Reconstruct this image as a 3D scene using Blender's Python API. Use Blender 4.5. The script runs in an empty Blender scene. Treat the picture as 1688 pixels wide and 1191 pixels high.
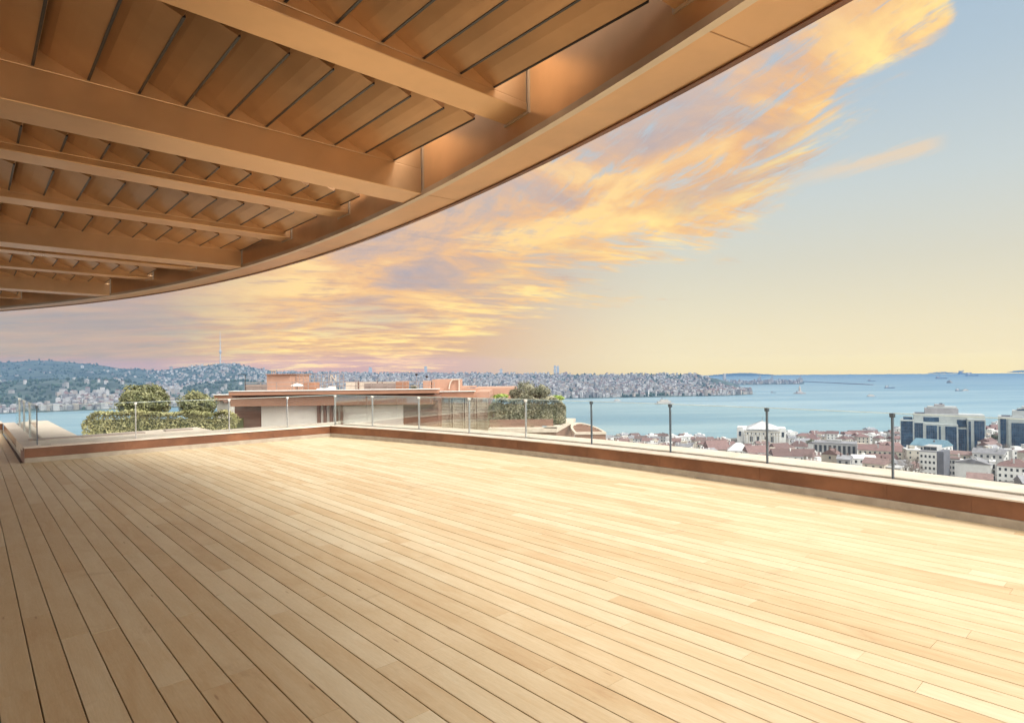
import bpy, math, random
from mathutils import Vector
# ------------------------------------------------------------------ scene, camera, world, sun, exposure
sc = bpy.context.scene
COL = sc.collection
R = math.radians
F_PX, CX, HY, ROLL, EYE = 990.0, 844.0, 615.0, math.atan(.0115), 1.6
cr, sr = math.cos(ROLL), math.sin(ROLL)
AX, AU, AF = Vector((cr, 0, -sr)), Vector((sr, 0, cr)), Vector((0, 1, 0))
cam = bpy.data.objects.new('camera', bpy.data.cameras.new('camera'))
COL.objects.link(cam)
from mathutils import Matrix
m = Matrix((AX, AU, -AF)).transposed().to_4x4()
m.translation = Vector((0, 0, EYE))
cam.matrix_world = m
cam.data.sensor_width = 36.0
cam.data.lens = 36.0 * F_PX / 1688.0
cam.data.shift_y = (HY - 595.5) / 1688.0
cam.data.clip_start = .05
cam.data.clip_end = 80000
sc.camera = cam
sc.view_settings.view_transform = 'Standard'
sc.view_settings.look = 'None'
sc.view_settings.gamma = 1
EXPO = 1.3
sc.view_settings.exposure = EXPO
sc.cycles.use_denoising = True
sc.cycles.max_bounces = 10
sc.cycles.transparent_max_bounces = 24
sc.cycles.sample_clamp_indirect = 6

def lin(r, g, b, k=1.0):
    f = lambda c: (c / 255 / 12.92) if c <= 10 else ((c / 255 + .055) / 1.055) ** 2.4
    return (f(r) * k, f(g) * k, f(b) * k, 1)

SUN_EL, SUN_AZ = R(50), R(120)           # azimuth from +Y towards +X
sd = Vector((math.sin(SUN_AZ) * math.cos(SUN_EL), math.cos(SUN_AZ) * math.cos(SUN_EL), math.sin(SUN_EL)))
sun = bpy.data.objects.new('sun', bpy.data.lights.new('sun', 'SUN'))
COL.objects.link(sun)
sun.data.energy = 1.75
sun.data.angle = R(22)
sun.data.color = (1, .955, .885)
sun.rotation_euler = sd.to_track_quat('Z', 'Y').to_euler()

# small node-graph helper
class NG:
    def __init__(s, tree):
        s.t = tree; tree.nodes.clear()
    def n(s, typ, **kw):
        nd = s.t.nodes.new(typ)
        for k, v in kw.items(): setattr(nd, k, v)
        return nd
    def put(s, sock, v):
        if hasattr(v, 'is_linked') or hasattr(v, 'links'): s.t.links.new(v, sock)
        else: sock.default_value = v
    def m(s, op, a, b=0.0, c=0.0, clamp=False):
        nd = s.n('ShaderNodeMath', operation=op, use_clamp=clamp)
        s.put(nd.inputs[0], a); s.put(nd.inputs[1], b); s.put(nd.inputs[2], c)
        return nd.outputs[0]
    def vm(s, op, a, b=(0, 0, 0)):
        nd = s.n('ShaderNodeVectorMath', operation=op)
        s.put(nd.inputs[0], a); s.put(nd.inputs[1], b)
        return nd.outputs[0]
    def comb(s, x, y, z=0.0):
        nd = s.n('ShaderNodeCombineXYZ')
        s.put(nd.inputs[0], x); s.put(nd.inputs[1], y); s.put(nd.inputs[2], z)
        return nd.outputs[0]
    def sep(s, v):
        nd = s.n('ShaderNodeSeparateXYZ'); s.put(nd.inputs[0], v); return nd.outputs
    def noise(s, vec, scale, detail=4.0, rough=.55, dist=0.0):
        nd = s.n('ShaderNodeTexNoise'); s.put(nd.inputs['Vector'], vec)
        nd.inputs['Scale'].default_value = scale; nd.inputs['Detail'].default_value = detail
        nd.inputs['Roughness'].default_value = rough; nd.inputs['Distortion'].default_value = dist
        return nd.outputs['Fac']
    def ramp(s, fac, stops, interp='LINEAR'):
        nd = s.n('ShaderNodeValToRGB'); cr_ = nd.color_ramp; cr_.interpolation = interp
        while len(cr_.elements) < len(stops): cr_.elements.new(.5)
        for e, (p, c) in zip(cr_.elements, stops): e.position = p; e.color = c
        s.put(nd.inputs[0], fac); return nd.outputs[0]
    def mix(s, fac, a, b, blend='MIX'):
        nd = s.n('ShaderNodeMix', data_type='RGBA', blend_type=blend)
        s.put(nd.inputs[0], fac); s.put(nd.inputs[6], a); s.put(nd.inputs[7], b)
        return nd.outputs[2]
    def sm(s, v, a, b):
        nd = s.n('ShaderNodeMapRange', interpolation_type='SMOOTHSTEP')
        s.put(nd.inputs[0], v); nd.inputs[1].default_value = a; nd.inputs[2].default_value = b
        return nd.outputs[0]

w = bpy.data.worlds.new('World'); sc.world = w; w.use_nodes = True
g = NG(w.node_tree)
K = 2 ** -EXPO
d = g.n('ShaderNodeTexCoord').outputs['Generated']
x, y, z = g.sep(d)
hyp = g.m('MAXIMUM', g.m('SQRT', g.m('ADD', g.m('MULTIPLY', x, x), g.m('MULTIPLY', y, y))), .02)
te = g.m('DIVIDE', z, hyp)                                   # tangent of the elevation
az = g.m('ARCTAN2', x, y)                                    # radians from +Y
el01 = g.m('DIVIDE', g.m('ARCTANGENT', te), R(90), clamp=True)
def st(deg, r, gg, b, k=1.0): return (deg / 90.0, lin(r, gg, b, K * k))
rightsky = g.ramp(el01, [st(0, 247, 230, 186), st(3.5, 240, 226, 190), st(9, 222, 217, 196), st(15, 206, 214, 211), st(23, 183, 201, 212), st(32, 163, 188, 210), st(50, 185, 196, 210, 1.8), st(60, 214, 216, 220, 3.4), st(90, 220, 220, 222, 5.0)])
leftsky = g.ramp(el01, [st(0, 206, 172, 150), st(3, 218, 170, 134), st(7, 205, 168, 144), st(14, 186, 170, 166), st(24, 178, 180, 190), st(34, 165, 182, 203), st(50, 185, 196, 208, 1.8), st(60, 214, 216, 220, 3.4), st(90, 220, 220, 222, 5.0)])
base = g.mix(g.sm(az, R(-12), R(17)), leftsky, rightsky)
# clouds live on a plane high above, so they foreshorten towards the horizon
zz = g.m('ADD', g.m('MAXIMUM', z, 0.0), .16)
cp = g.comb(g.m('DIVIDE', x, zz), g.m('DIVIDE', y, zz), 0.0)
rot = g.n('ShaderNodeVectorRotate', rotation_type='Z_AXIS'); g.put(rot.inputs['Vector'], cp); rot.inputs['Angle'].default_value = R(66)
cpr = g.vm('MULTIPLY', rot.outputs[0], (.6, 1.35, 1))
n1 = g.noise(cpr, 2.1, 8, .62, .35)
n2 = g.noise(g.vm('ADD', cpr, (7.3, 2.1, 0)), 4.6, 7, .62, .8)
n3 = g.noise(g.vm('ADD', cp, (3.3, 9.1, 4)), 1.5, 6, .6, .6)
fine = g.noise(g.vm('MULTIPLY', rot.outputs[0], (1.3, 5.6, 1)), 3.0, 8, .66, 1.3)
low = g.n('ShaderNodeVectorRotate', rotation_type='Z_AXIS'); g.put(low.inputs['Vector'], cp); low.inputs['Angle'].default_value = R(-16)
lowv = g.vm('MULTIPLY', low.outputs[0], (.5, 1.3, 1))
m1, m2 = g.noise(lowv, 2.1, 8, .62, .35), g.noise(g.vm('ADD', lowv, (7.3, 2.1, 0)), 4.2, 7, .62, .8)
mf = g.noise(g.vm('MULTIPLY', low.outputs[0], (1.7, 6.5, 1)), 2.6, 8, .64, 1.2)
up_ = g.sm(te, .14, .34)
def blend(a, b): return g.m('ADD', g.m('MULTIPLY', b, up_), g.m('MULTIPLY', a, g.m('SUBTRACT', 1.0, up_)))
n1, n2, fine_b = blend(m1, n1), blend(m2, n2), blend(mf, fine)
azn = g.m('DIVIDE', g.m('ADD', az, R(60)), R(120), clamp=True)
def bs(deg, v): return ((deg + 60) / 120.0, (v, v, v, 1))
vb = g.ramp(azn, [bs(-60, .0), bs(-20, .0), bs(-10, .0), bs(-4, .03), bs(0, .075), bs(6, .125), bs(19, .172), bs(24.7, .25), bs(29.3, .345), bs(33.5, .40), bs(36.3, .46), bs(38.5, .75), bs(44, .98)])
h = g.m('SUBTRACT', te, vb)
hn = g.m('ADD', h, g.m('MULTIPLY', g.m('SUBTRACT', n1, .5), .36))
hn = g.m('ADD', hn, g.m('MULTIPLY', g.m('SUBTRACT', fine_b, .5), .22))
cov = g.sm(hn, -.02, .075)
thick = g.sm(g.m('ADD', g.m('MULTIPLY', n2, .52), g.m('MULTIPLY', fine_b, .48)), .37, .53)
fade_up = g.sm(h, .62, .12)
leftveil = g.m('MULTIPLY', g.sm(az, R(-16), R(-34)), .55)
alpha = g.m('ADD', leftveil, g.m('MULTIPLY', cov, g.m('ADD', g.m('MULTIPLY', thick, g.m('ADD', .45, g.m('MULTIPLY', fade_up, .5))), g.m('MULTIPLY', fade_up, .12))), clamp=True)
warm = g.ramp(n3, [(.31, lin(176, 166, 172, K)), (.42, lin(214, 180, 156, K)), (.50, lin(246, 192, 132, K * 1.0)), (.61, lin(255, 214, 142, K * 1.1))])
hi = g.ramp(n2, [(.35, lin(205, 176, 160, K)), (.49, lin(252, 206, 138, K * 1.05)), (.6, lin(255, 230, 145, K * 1.2))])
edge = g.m('MULTIPLY', g.sm(h, .16, .04), g.sm(h, -.06, .02))
ccol = g.mix(g.m('MULTIPLY', edge, .65), warm, hi)
pale = g.mix(g.sm(h, .10, .42), ccol, g.mix(.55, ccol, lin(222, 208, 200, K)))
grey = g.ramp(n1, [(.38, lin(148, 149, 158, K)), (.62, lin(192, 166, 154, K))])
ccol2 = g.mix(g.m('MULTIPLY', g.sm(az, R(-18), R(-34)), .92), pale, grey)
sky1 = g.mix(alpha, base, ccol2)
# one long wisp on the right
wl = g.m('SUBTRACT', te, g.m('ADD', .235, g.m('MULTIPLY', az, .115)))
wv = g.m('ADD', wl, g.m('MULTIPLY', g.m('SUBTRACT', fine, .5), .03))
wm = g.m('MULTIPLY', g.m('MULTIPLY', g.sm(wv, .016, 0.0), g.sm(wv, -.018, -.002)), g.m('MULTIPLY', g.sm(az, R(22), R(31)), g.sm(az, R(36.5), R(34.5))))
sky2 = g.mix(g.m('MULTIPLY', wm, .75), sky1, lin(242, 214, 178, K))
nish = g.n('ShaderNodeTexSky', sky_type='NISHITA', sun_disc=False, sun_elevation=SUN_EL, sun_rotation=SUN_AZ)
nsk = g.vm('MULTIPLY', nish.outputs[0], (.06, .06, .06))
allsky = g.mix(.06, sky2, nsk)
rear_fill = g.m('MULTIPLY', g.sm(g.m('ABSOLUTE', az), R(75), R(125)), g.sm(te, -.02, .12))  # extra sky brightness behind the camera, added as fill light
allsky = g.mix(rear_fill, allsky, tuple(c * K * 2.9 for c in (.80, .77, .72)) + (1,))
right = g.m('MULTIPLY', g.m('MULTIPLY', g.sm(az, R(62), R(95)), g.sm(te, -.02, .10)), g.sm(te, 1.6, .7))  # stronger fill added to the sky on the right, out of view
allsky = g.mix(right, allsky, tuple(c * K * 4.2 for c in (.80, .77, .72)) + (1,))
# the air lies in a closed layer (see haze at the end): the light above it must be strong enough to show through
HAZE_D, HAZE_TOP, HAZE_R = 1.4e-4, 262.0, 12200.0
path = g.m('MINIMUM', g.m('DIVIDE', HAZE_TOP - EYE, g.m('MAXIMUM', z, .0005)), g.m('DIVIDE', HAZE_R, g.m('MAXIMUM', g.m('ABSOLUTE', x), g.m('ABSOLUTE', y))))
T_ = g.m('MAXIMUM', g.m('EXPONENT', g.m('MULTIPLY', path, -HAZE_D)), .08)
inv = g.m('DIVIDE', 1.0, T_); one = g.m('SUBTRACT', 1.0, T_)
hc = tuple(c * K for c in (.15, .295, .505))
sub_ = g.vm('MULTIPLY', g.comb(one, one, one), hc)
allsky = g.vm('MAXIMUM', g.vm('MULTIPLY', g.vm('SUBTRACT', allsky, sub_), g.comb(inv, inv, inv)), (0, 0, 0))
bg = g.n('ShaderNodeBackground'); g.put(bg.inputs[0], allsky); bg.inputs[1].default_value = 1.0
out = g.n('ShaderNodeOutputWorld'); g.t.links.new(bg.outputs[0], out.inputs[0])

# ------------------------------------------------------------------ helpers
def ray(px, py): return AF + AX * ((px - CX) / F_PX) - AU * ((py - HY) / F_PX)
O = Vector((0, 0, EYE))
def pt(px, py, Y): dd = ray(px, py); return O + dd * (Y / dd.y)       # pixel -> point at depth Y
def onz(px, py, z): dd = ray(px, py); return O + dd * ((z - EYE) / dd.z)
def tag(o, label=None, cat=None, group=None, kind=None):
    if label: o['label'] = label
    if cat: o['category'] = cat
    if group: o['group'] = group
    if kind: o['kind'] = kind
    return o
def empty(name, loc=(0, 0, 0), rz=0):
    o = bpy.data.objects.new(name, None); COL.objects.link(o); o.location = loc; o.rotation_euler = (0, 0, rz); o.empty_display_size = .2
    return o
class MB:
    def __init__(s): s.v = []; s.f = []; s.c = []; s.cur = .5; s.uv = None
    def poly(s, pts):
        i = len(s.v); s.v += [tuple(p) for p in pts]; s.f.append(tuple(range(i, i + len(pts)))); s.c.append(s.cur)
    def faces(s, vs, fs):
        i = len(s.v); s.v += [tuple(p) for p in vs]
        for f in fs: s.f.append(tuple(k + i for k in f)); s.c.append(s.cur)
    def hexa(s, b4, t4):
        s.faces(list(b4) + list(t4), [(3, 2, 1, 0), (4, 5, 6, 7), (0, 1, 5, 4), (1, 2, 6, 5), (2, 3, 7, 6), (3, 0, 4, 7)])
    def box(s, x0, x1, y0, y1, z0, z1):
        s.hexa([(x0, y0, z0), (x1, y0, z0), (x1, y1, z0), (x0, y1, z0)], [(x0, y0, z1), (x1, y0, z1), (x1, y1, z1), (x0, y1, z1)])
    def bar(s, a, b, wd, up=Vector((0, 0, 1)), hh=None):
        a, b = Vector(a), Vector(b); t = (b - a).normalized()
        u = t.cross(up)
        if u.length < 1e-4: u = t.cross(Vector((1, 0, 0)))
        u.normalize(); v2 = u.cross(t); hh = hh or wd
        u = u * wd / 2; v2 = v2 * hh / 2
        s.hexa([a - u - v2, a + u - v2, a + u + v2, a - u + v2], [b - u - v2, b + u - v2, b + u + v2, b - u + v2])
    def tube(s, pts, rad, n=6):
        rings = []
        for i, p in enumerate(pts):
            p = Vector(p); q = Vector(pts[min(i + 1, len(pts) - 1)]); o = Vector(pts[max(i - 1, 0)])
            t = (q - o).normalized(); u = t.cross(Vector((.3, .2, 1)));
            if u.length < 1e-4: u = Vector((1, 0, 0))
            u.normalize(); v2 = t.cross(u); r = rad[i] if isinstance(rad, (list, tuple)) else rad
            rings.append([p + (u * math.cos(k * 2 * math.pi / n) + v2 * math.sin(k * 2 * math.pi / n)) * r for k in range(n)])
        vs = [p for rg in rings for p in rg]; fs = []
        for i in range(len(rings) - 1):
            for k in range(n):
                fs.append((i * n + k, i * n + (k + 1) % n, (i + 1) * n + (k + 1) % n, (i + 1) * n + k))
        fs.append(tuple(range(n))[::-1]); fs.append(tuple(range((len(rings) - 1) * n, len(rings) * n)))
        s.faces(vs, fs)
    def lathe(s, prof, c=(0, 0, 0), n=12):
        vs = []; fs = []
        for r, z in prof:
            for k in range(n): vs.append((c[0] + r * math.cos(2 * math.pi * k / n), c[1] + r * math.sin(2 * math.pi * k / n), c[2] + z))
        for i in range(len(prof) - 1):
            for k in range(n): fs.append((i * n + k, i * n + (k + 1) % n, (i + 1) * n + (k + 1) % n, (i + 1) * n + k))
        s.faces(vs, fs)
    def sweep(s, path, prof):
        """path: list of (point2d, outward normal2d); prof: closed list of (offset, z)"""
        n = len(prof); vs = []; fs = []
        for p, nn in path:
            for o, z in prof: vs.append((p[0] + nn[0] * o, p[1] + nn[1] * o, z))
        for i in range(len(path) - 1):
            for k in range(n): fs.append((i * n + k, (i + 1) * n + k, (i + 1) * n + (k + 1) % n, i * n + (k + 1) % n))
        fs.append(tuple(range(n))); fs.append(tuple(range((len(path) - 1) * n, len(path) * n))[::-1])
        s.faces(vs, fs)
    def gable(s, x0, x1, y0, y1, z0, zr, over=.4, hip=0.0):
        """roof with its ridge along x"""
        x0 -= over; x1 += over; y0 -= over; y1 += over; ym = (y0 + y1) / 2
        a, b = (x0 + hip, ym, zr), (x1 - hip, ym, zr)
        p = [(x0, y0, z0), (x1, y0, z0), (x1, y1, z0), (x0, y1, z0)]
        s.faces(p + [a, b], [(0, 1, 5, 4), (2, 3, 4, 5), (1, 2, 5), (3, 0, 4), (3, 2, 1, 0)])
    def build(s, name, mat, parent=None, smooth=False, bevel=0, fix=True):
        me = bpy.data.meshes.new(name); me.from_pydata(s.v, [], s.f)
        if s.uv: 
            ul = me.uv_layers.new(name='uv')
            for i, q in enumerate(s.uv): ul.data[i].uv = q
        at = me.attributes.new('rnd', 'FLOAT', 'FACE'); at.data.foreach_set('value', s.c)
        if fix:
            import bmesh
            bm = bmesh.new(); bm.from_mesh(me); bmesh.ops.recalc_face_normals(bm, faces=bm.faces); bm.to_mesh(me); bm.free()
        if smooth:
            me.polygons.foreach_set('use_smooth', [True] * len(me.polygons))
        me.materials.append(mat); me.update()
        o = bpy.data.objects.new(name, me); COL.objects.link(o)
        if parent: o.parent = parent
        if bevel:
            bv = o.modifiers.new('bevel', 'BEVEL'); bv.width = bevel; bv.segments = 2; bv.limit_method = 'ANGLE'; bv.angle_limit = R(40)
        return o
def copy_tree(o, parent=None):
    c = o.copy(); COL.objects.link(c)
    if parent: c.parent = parent
    for ch in o.children: copy_tree(ch, c)
    return c

def pm(name, c, rough=.6, var=.12, scale=4.0, metal=0.0, bump=0.0, spec=.5, c2=None, stretch=(1, 1, 1), coord='Object', detail=4, rnd=0.0, bscale=None, orand=0.0):
    mt = bpy.data.materials.new(name); mt.use_nodes = True; q = NG(mt.node_tree)
    tc = q.n('ShaderNodeTexCoord').outputs[coord]
    v = q.vm('MULTIPLY', tc, stretch)
    nz = q.noise(v, scale, detail, .6)
    c = tuple(c[:3]) + (1,)
    c2 = tuple(c2[:3]) + (1,) if c2 else tuple(min(1, k * (1 + var)) for k in c[:3]) + (1,)
    c1 = c if c2 and var == 0 else tuple(k * (1 - var) for k in c[:3]) + (1,)
    col = q.mix(q.sm(nz, .3, .7), c1, c2)
    if rnd:
        a = q.n('ShaderNodeAttribute', attribute_name='rnd', attribute_type='GEOMETRY')
        f = q.m('ADD', 1 - rnd, q.m('MULTIPLY', a.outputs['Fac'], 2 * rnd))
        col = q.mix(1.0, col, q.comb(f, f, f), 'MULTIPLY')
    if orand:
        f = q.m('ADD', 1 - orand, q.m('MULTIPLY', q.n('ShaderNodeObjectInfo').outputs['Random'], 2 * orand))
        col = q.mix(1.0, col, q.comb(f, f, f), 'MULTIPLY')
    b = q.n('ShaderNodeBsdfPrincipled'); q.put(b.inputs['Base Color'], col)
    b.inputs['Metallic'].default_value = metal; b.inputs['Specular IOR Level'].default_value = spec
    q.put(b.inputs['Roughness'], q.m('ADD', rough - .06, q.m('MULTIPLY', nz, .12)))
    if bump:
        bp = q.n('ShaderNodeBump'); bp.inputs['Strength'].default_value = bump; bp.inputs['Distance'].default_value = .02
        q.put(bp.inputs['Height'], q.noise(v, bscale or scale * 6, 4, .6)); q.t.links.new(bp.outputs[0], b.inputs['Normal'])
    o = q.n('ShaderNodeOutputMaterial'); q.t.links.new(b.outputs[0], o.inputs[0])
    return mt

def glass_mat(name, tint, gloss=.06):
    mt = bpy.data.materials.new(name); mt.use_nodes = True; q = NG(mt.node_tree)
    t = q.n('ShaderNodeBsdfTransparent'); t.inputs[0].default_value = tint + (1,)
    gl = q.n('ShaderNodeBsdfGlossy'); gl.inputs['Roughness'].default_value = .02; gl.inputs[0].default_value = (.9, .95, .93, 1)
    fr = q.n('ShaderNodeFresnel'); fr.inputs[0].default_value = 1.45
    mx = q.n('ShaderNodeMixShader'); q.put(mx.inputs[0], q.m('MULTIPLY', fr.outputs[0], .4))
    q.t.links.new(t.outputs[0], mx.inputs[1]); q.t.links.new(gl.outputs[0], mx.inputs[2])
    o = q.n('ShaderNodeOutputMaterial'); q.t.links.new(mx.outputs[0], o.inputs[0])
    return mt

M = {}
M['bronze'] = pm('bronze_paint', (.66, .415, .225), .30, .09, 1.3, metal=.6, spec=.5, bump=.03, bscale=3)
M['bronze_slat'] = pm('bronze_slat_paint', (.48, .288, .155), .34, .14, 1.0, metal=.5, spec=.5, rnd=.10, bump=.02, bscale=3)
M['bronze_light'] = pm('bronze_edge', (.62, .52, .40), .3, .1, 2, metal=.5)
M['clad'] = pm('parapet_cladding', (.165, .062, .027), .34, .22, 1.6, spec=.45, c2=(.225, .092, .042), bump=.03)
M['curb'] = pm('curb_stone', (.35, .295, .225), .7, .1, 5, bump=.15, c2=(.40, .34, .265))
M['coping'] = pm('coping_stone', (.545, .465, .38), .5, .07, 3, bump=.05, c2=(.62, .54, .45))
M['channel'] = pm('dark_channel', (.085, .03, .02), .5, .2, 5)
M['steel'] = pm('post_steel', (.42, .42, .41), .32, .1, 6, metal=.85)
M['darksteel'] = pm('bracket_metal', (.10, .12, .14), .35, .1, 6, metal=.6)
M['glass'] = glass_mat('balustrade_glass', (.965, .98, .972))
M['glass_edge'] = pm('glass_edge', (.50, .58, .55), .2, .1, 5)
M['white_wall'] = pm('white_render', (.88, .86, .79), .7, .05, .8, bump=.03)
M['brown_wall'] = pm('brown_cladding', (.24, .135, .10), .55, .12, 1.2, stretch=(1, 1, 6))
M['brown_roof'] = pm('brown_fascia', (.33, .165, .10), .5, .1, .8)
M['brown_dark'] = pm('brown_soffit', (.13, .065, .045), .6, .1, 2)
M['salmon'] = pm('salmon_render', (.40, .235, .165), .7, .08, 1.5)
M['slatwood'] = pm('screen_slats', (.50, .43, .35), .6, .15, 3)
M['rail'] = pm('grey_rail', (.30, .24, .21), .5, .1, 4)
M['offwhite'] = pm('offwhite_fabric', (.72, .70, .66), .8, .06, 3)
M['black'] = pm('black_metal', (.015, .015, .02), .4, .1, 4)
M['bark'] = pm('bark', (.12, .085, .06), .85, .25, 8, bump=.4)
M['leaf_olive'] = pm('olive_leaves', (.10, .12, .04), .6, .3, 1.3, rnd=.55, c2=(.27, .26, .12))
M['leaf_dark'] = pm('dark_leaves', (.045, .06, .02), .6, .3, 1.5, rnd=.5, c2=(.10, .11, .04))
M['leaf_hedge'] = pm('hedge_leaves', (.22, .22, .085), .6, .2, .9, rnd=.45, c2=(.35, .32, .15))
M['leaf_bright'] = pm('bright_leaves', (.22, .33, .05), .6, .2, 2, rnd=.4, c2=(.36, .44, .10))
M['leaf_grey'] = pm('greygreen_leaves', (.135, .15, .085), .65, .3, 1.6, rnd=.5, c2=(.33, .31, .21))
M['twig'] = pm('bare_twigs', (.20, .17, .15), .9, .2, 1)

# ------------------------------------------------------------------ deck (structure)
BD = Vector((math.sin(R(47.9)), math.cos(R(47.9)))); SD = Vector((-BD.y, BD.x))     # across / along the boards
PC, PR = Vector((-21.431, -10.7485)), 31.222                                         # centre and radius of the curved parapet
Lp, Cn, En = Vector((-9.283, 11.416)), Vector((-4.725, 15.672)), Vector((-15.214, 17.93))
dL = (Lp - Cn).normalized(); nL = Vector((dL.y, -dL.x))
def ts(S, T): return SD * S + BD * T
rng = random.Random(4)
deck = MB(); deck.uv = []
pc_s, pc_t = PC.dot(SD), PC.dot(BD)
pitch, gap = .153, .0062
t0 = -7.0 + .055
while t0 < 8.1:
    tm = t0 + pitch / 2
    q = (PR + .05) ** 2 - (tm - pc_t) ** 2
    if q > 0:
        q = math.sqrt(q); hi, lo = pc_s + q, max(pc_s - q, -9.5)
        A = Lp if tm > Lp.dot(BD) else En
        nn = nL; den = SD.dot(nn)
        hi = min(hi, ((A + nn * .06).dot(nn) - BD.dot(nn) * tm) / den)
        sA = lo - rng.random() * 2.5
        while sA < hi:
            ln = rng.choice((1.2, 1.8, 2.4, 3.0, 3.6)) * rng.uniform(.85, 1.1)
            a, b = max(sA, lo), min(sA + ln - .0022, hi)
            if b - a > .02:
                deck.cur = rng.random()
                c = .0022; za = rng.uniform(-.0008, .0008)
                P = lambda S, T, Z: (SD.x * S + BD.x * T, SD.y * S + BD.y * T, Z)
                ta, tb = t0 + gap / 2, t0 + pitch - gap / 2
                vs = [P(a, ta, -.025), P(b, ta, -.025), P(b, tb, -.025), P(a, tb, -.025), P(a, ta, -c + za), P(b, ta, -c + za), P(b, tb, -c + za), P(a, tb, -c + za),
                      P(a, ta + c, za), P(b, ta + c, za), P(b, tb - c, za), P(a, tb - c, za)]
                fs = [(8, 9, 10, 11), (4, 5, 9, 8), (6, 7, 11, 10), (0, 1, 5, 4), (2, 3, 7, 6), (1, 2, 6, 10, 9, 5), (3, 0, 4, 8, 11, 7)]
                deck.faces(vs, fs)
                u0, v0 = rng.random() * 50, rng.random() * 50
                loc = {}
                for k, p in enumerate(vs):
                    S = a if k in (0, 3, 4, 7, 8, 11) else b
                    T = 0 if k in (0, 1, 4, 5, 8, 9) else pitch
                    loc[k] = (S + u0, T + v0)
                for f in fs: deck.uv += [loc[k] for k in f]
            sA += ln
    t0 += pitch
mt = bpy.data.materials.new('deck_timber'); mt.use_nodes = True; q = NG(mt.node_tree)
uv = q.n('ShaderNodeUVMap').outputs[0]
at = q.n('ShaderNodeAttribute', attribute_name='rnd', attribute_type='GEOMETRY').outputs['Fac']
gr = q.noise(q.vm('MULTIPLY', uv, (1.3, 26, 1)), 2.0, 6, .65, .6)
bl = q.noise(q.vm('MULTIPLY', uv, (1.4, 5, 1)), 1.1, 5, .6, .8)
fl = q.noise(q.vm('MULTIPLY', uv, (9, 70, 1)), 2.0, 3, .6)
wpos = q.n('ShaderNodeNewGeometry').outputs['Position']
worn = q.noise(wpos, .55, 6, .62, .4)
tone = q.m('ADD', q.m('MULTIPLY', at, .25), q.m('ADD', q.m('MULTIPLY', gr, .34), q.m('MULTIPLY', bl, .50)))
tcol = q.ramp(tone, [(.24, (.425, .272, .136, 1)), (.46, (.505, .378, .218, 1)), (.66, (.57, .465, .30, 1)), (.90, (.635, .56, .40, 1))])
tcol = q.mix(q.m('MULTIPLY', q.sm(worn, .5, .72), .38), tcol, (.66, .52, .34, 1))
st_n = q.noise(q.vm('ADD', wpos, (31, 7, 0)), 1.7, 7, .7, .8)
tcol = q.mix(q.m('MULTIPLY', q.sm(st_n, .58, .74), .35), tcol, (.30, .19, .10, 1))
kn = q.n('ShaderNodeTexVoronoi'); q.put(kn.inputs['Vector'], q.vm('MULTIPLY', uv, (1.3, 7, 1))); kn.inputs['Scale'].default_value = 1.0
tcol = q.mix(q.m('MULTIPLY', q.sm(kn.outputs['Distance'], .07, .02), .6), tcol, (.22, .12, .06, 1))
ff = q.m('ADD', .86, q.m('MULTIPLY', fl, .28))
tcol = q.mix(1.0, tcol, q.comb(ff, ff, ff), 'MULTIPLY')
b = q.n('ShaderNodeBsdfPrincipled'); q.put(b.inputs['Base Color'], tcol); b.inputs['Specular IOR Level'].default_value = .42
q.put(b.inputs['Roughness'], q.m('ADD', .40, q.m('MULTIPLY', gr, .22)))
bp = q.n('ShaderNodeBump'); bp.inputs['Strength'].default_value = .18; bp.inputs['Distance'].default_value = .003
q.put(bp.inputs['Height'], q.m('ADD', gr, q.m('MULTIPLY', fl, .4))); q.t.links.new(bp.outputs[0], b.inputs['Normal'])
o = q.n('ShaderNodeOutputMaterial'); q.t.links.new(b.outputs[0], o.inputs[0])
dk = deck.build('deck_floor', mt, fix=False); tag(dk, kind='structure')
sub = MB(); sub.sweep([(ts(-9.5, 0), BD), (ts(22.5, 0), BD)], [(-7, -.06), (8.2, -.06), (8.2, -.03), (-7, -.03)])
# the slab follows the parapet: a fan from the circle centre
sub = MB()
fan = [PC + Vector((math.cos(R(a)), math.sin(R(a)))) * (PR + .5) for a in range(-8, 58, 3)]
fan += [Cn + nL * .3, Lp + nL * .3, En + nL * .3, En + dL * 9 + nL * .3, ts(14, -9), ts(-9, -9)]
sub.faces([(p.x, p.y, -.03) for p in fan] + [(p.x, p.y, -.35) for p in fan], [tuple(range(len(fan))), tuple(range(len(fan), 2 * len(fan)))[::-1]] + [(i, (i + 1) % len(fan), (i + 1) % len(fan) + len(fan), i + len(fan)) for i in range(len(fan))])
tag(sub.build('deck_slab', M['channel']), kind='structure')

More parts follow.
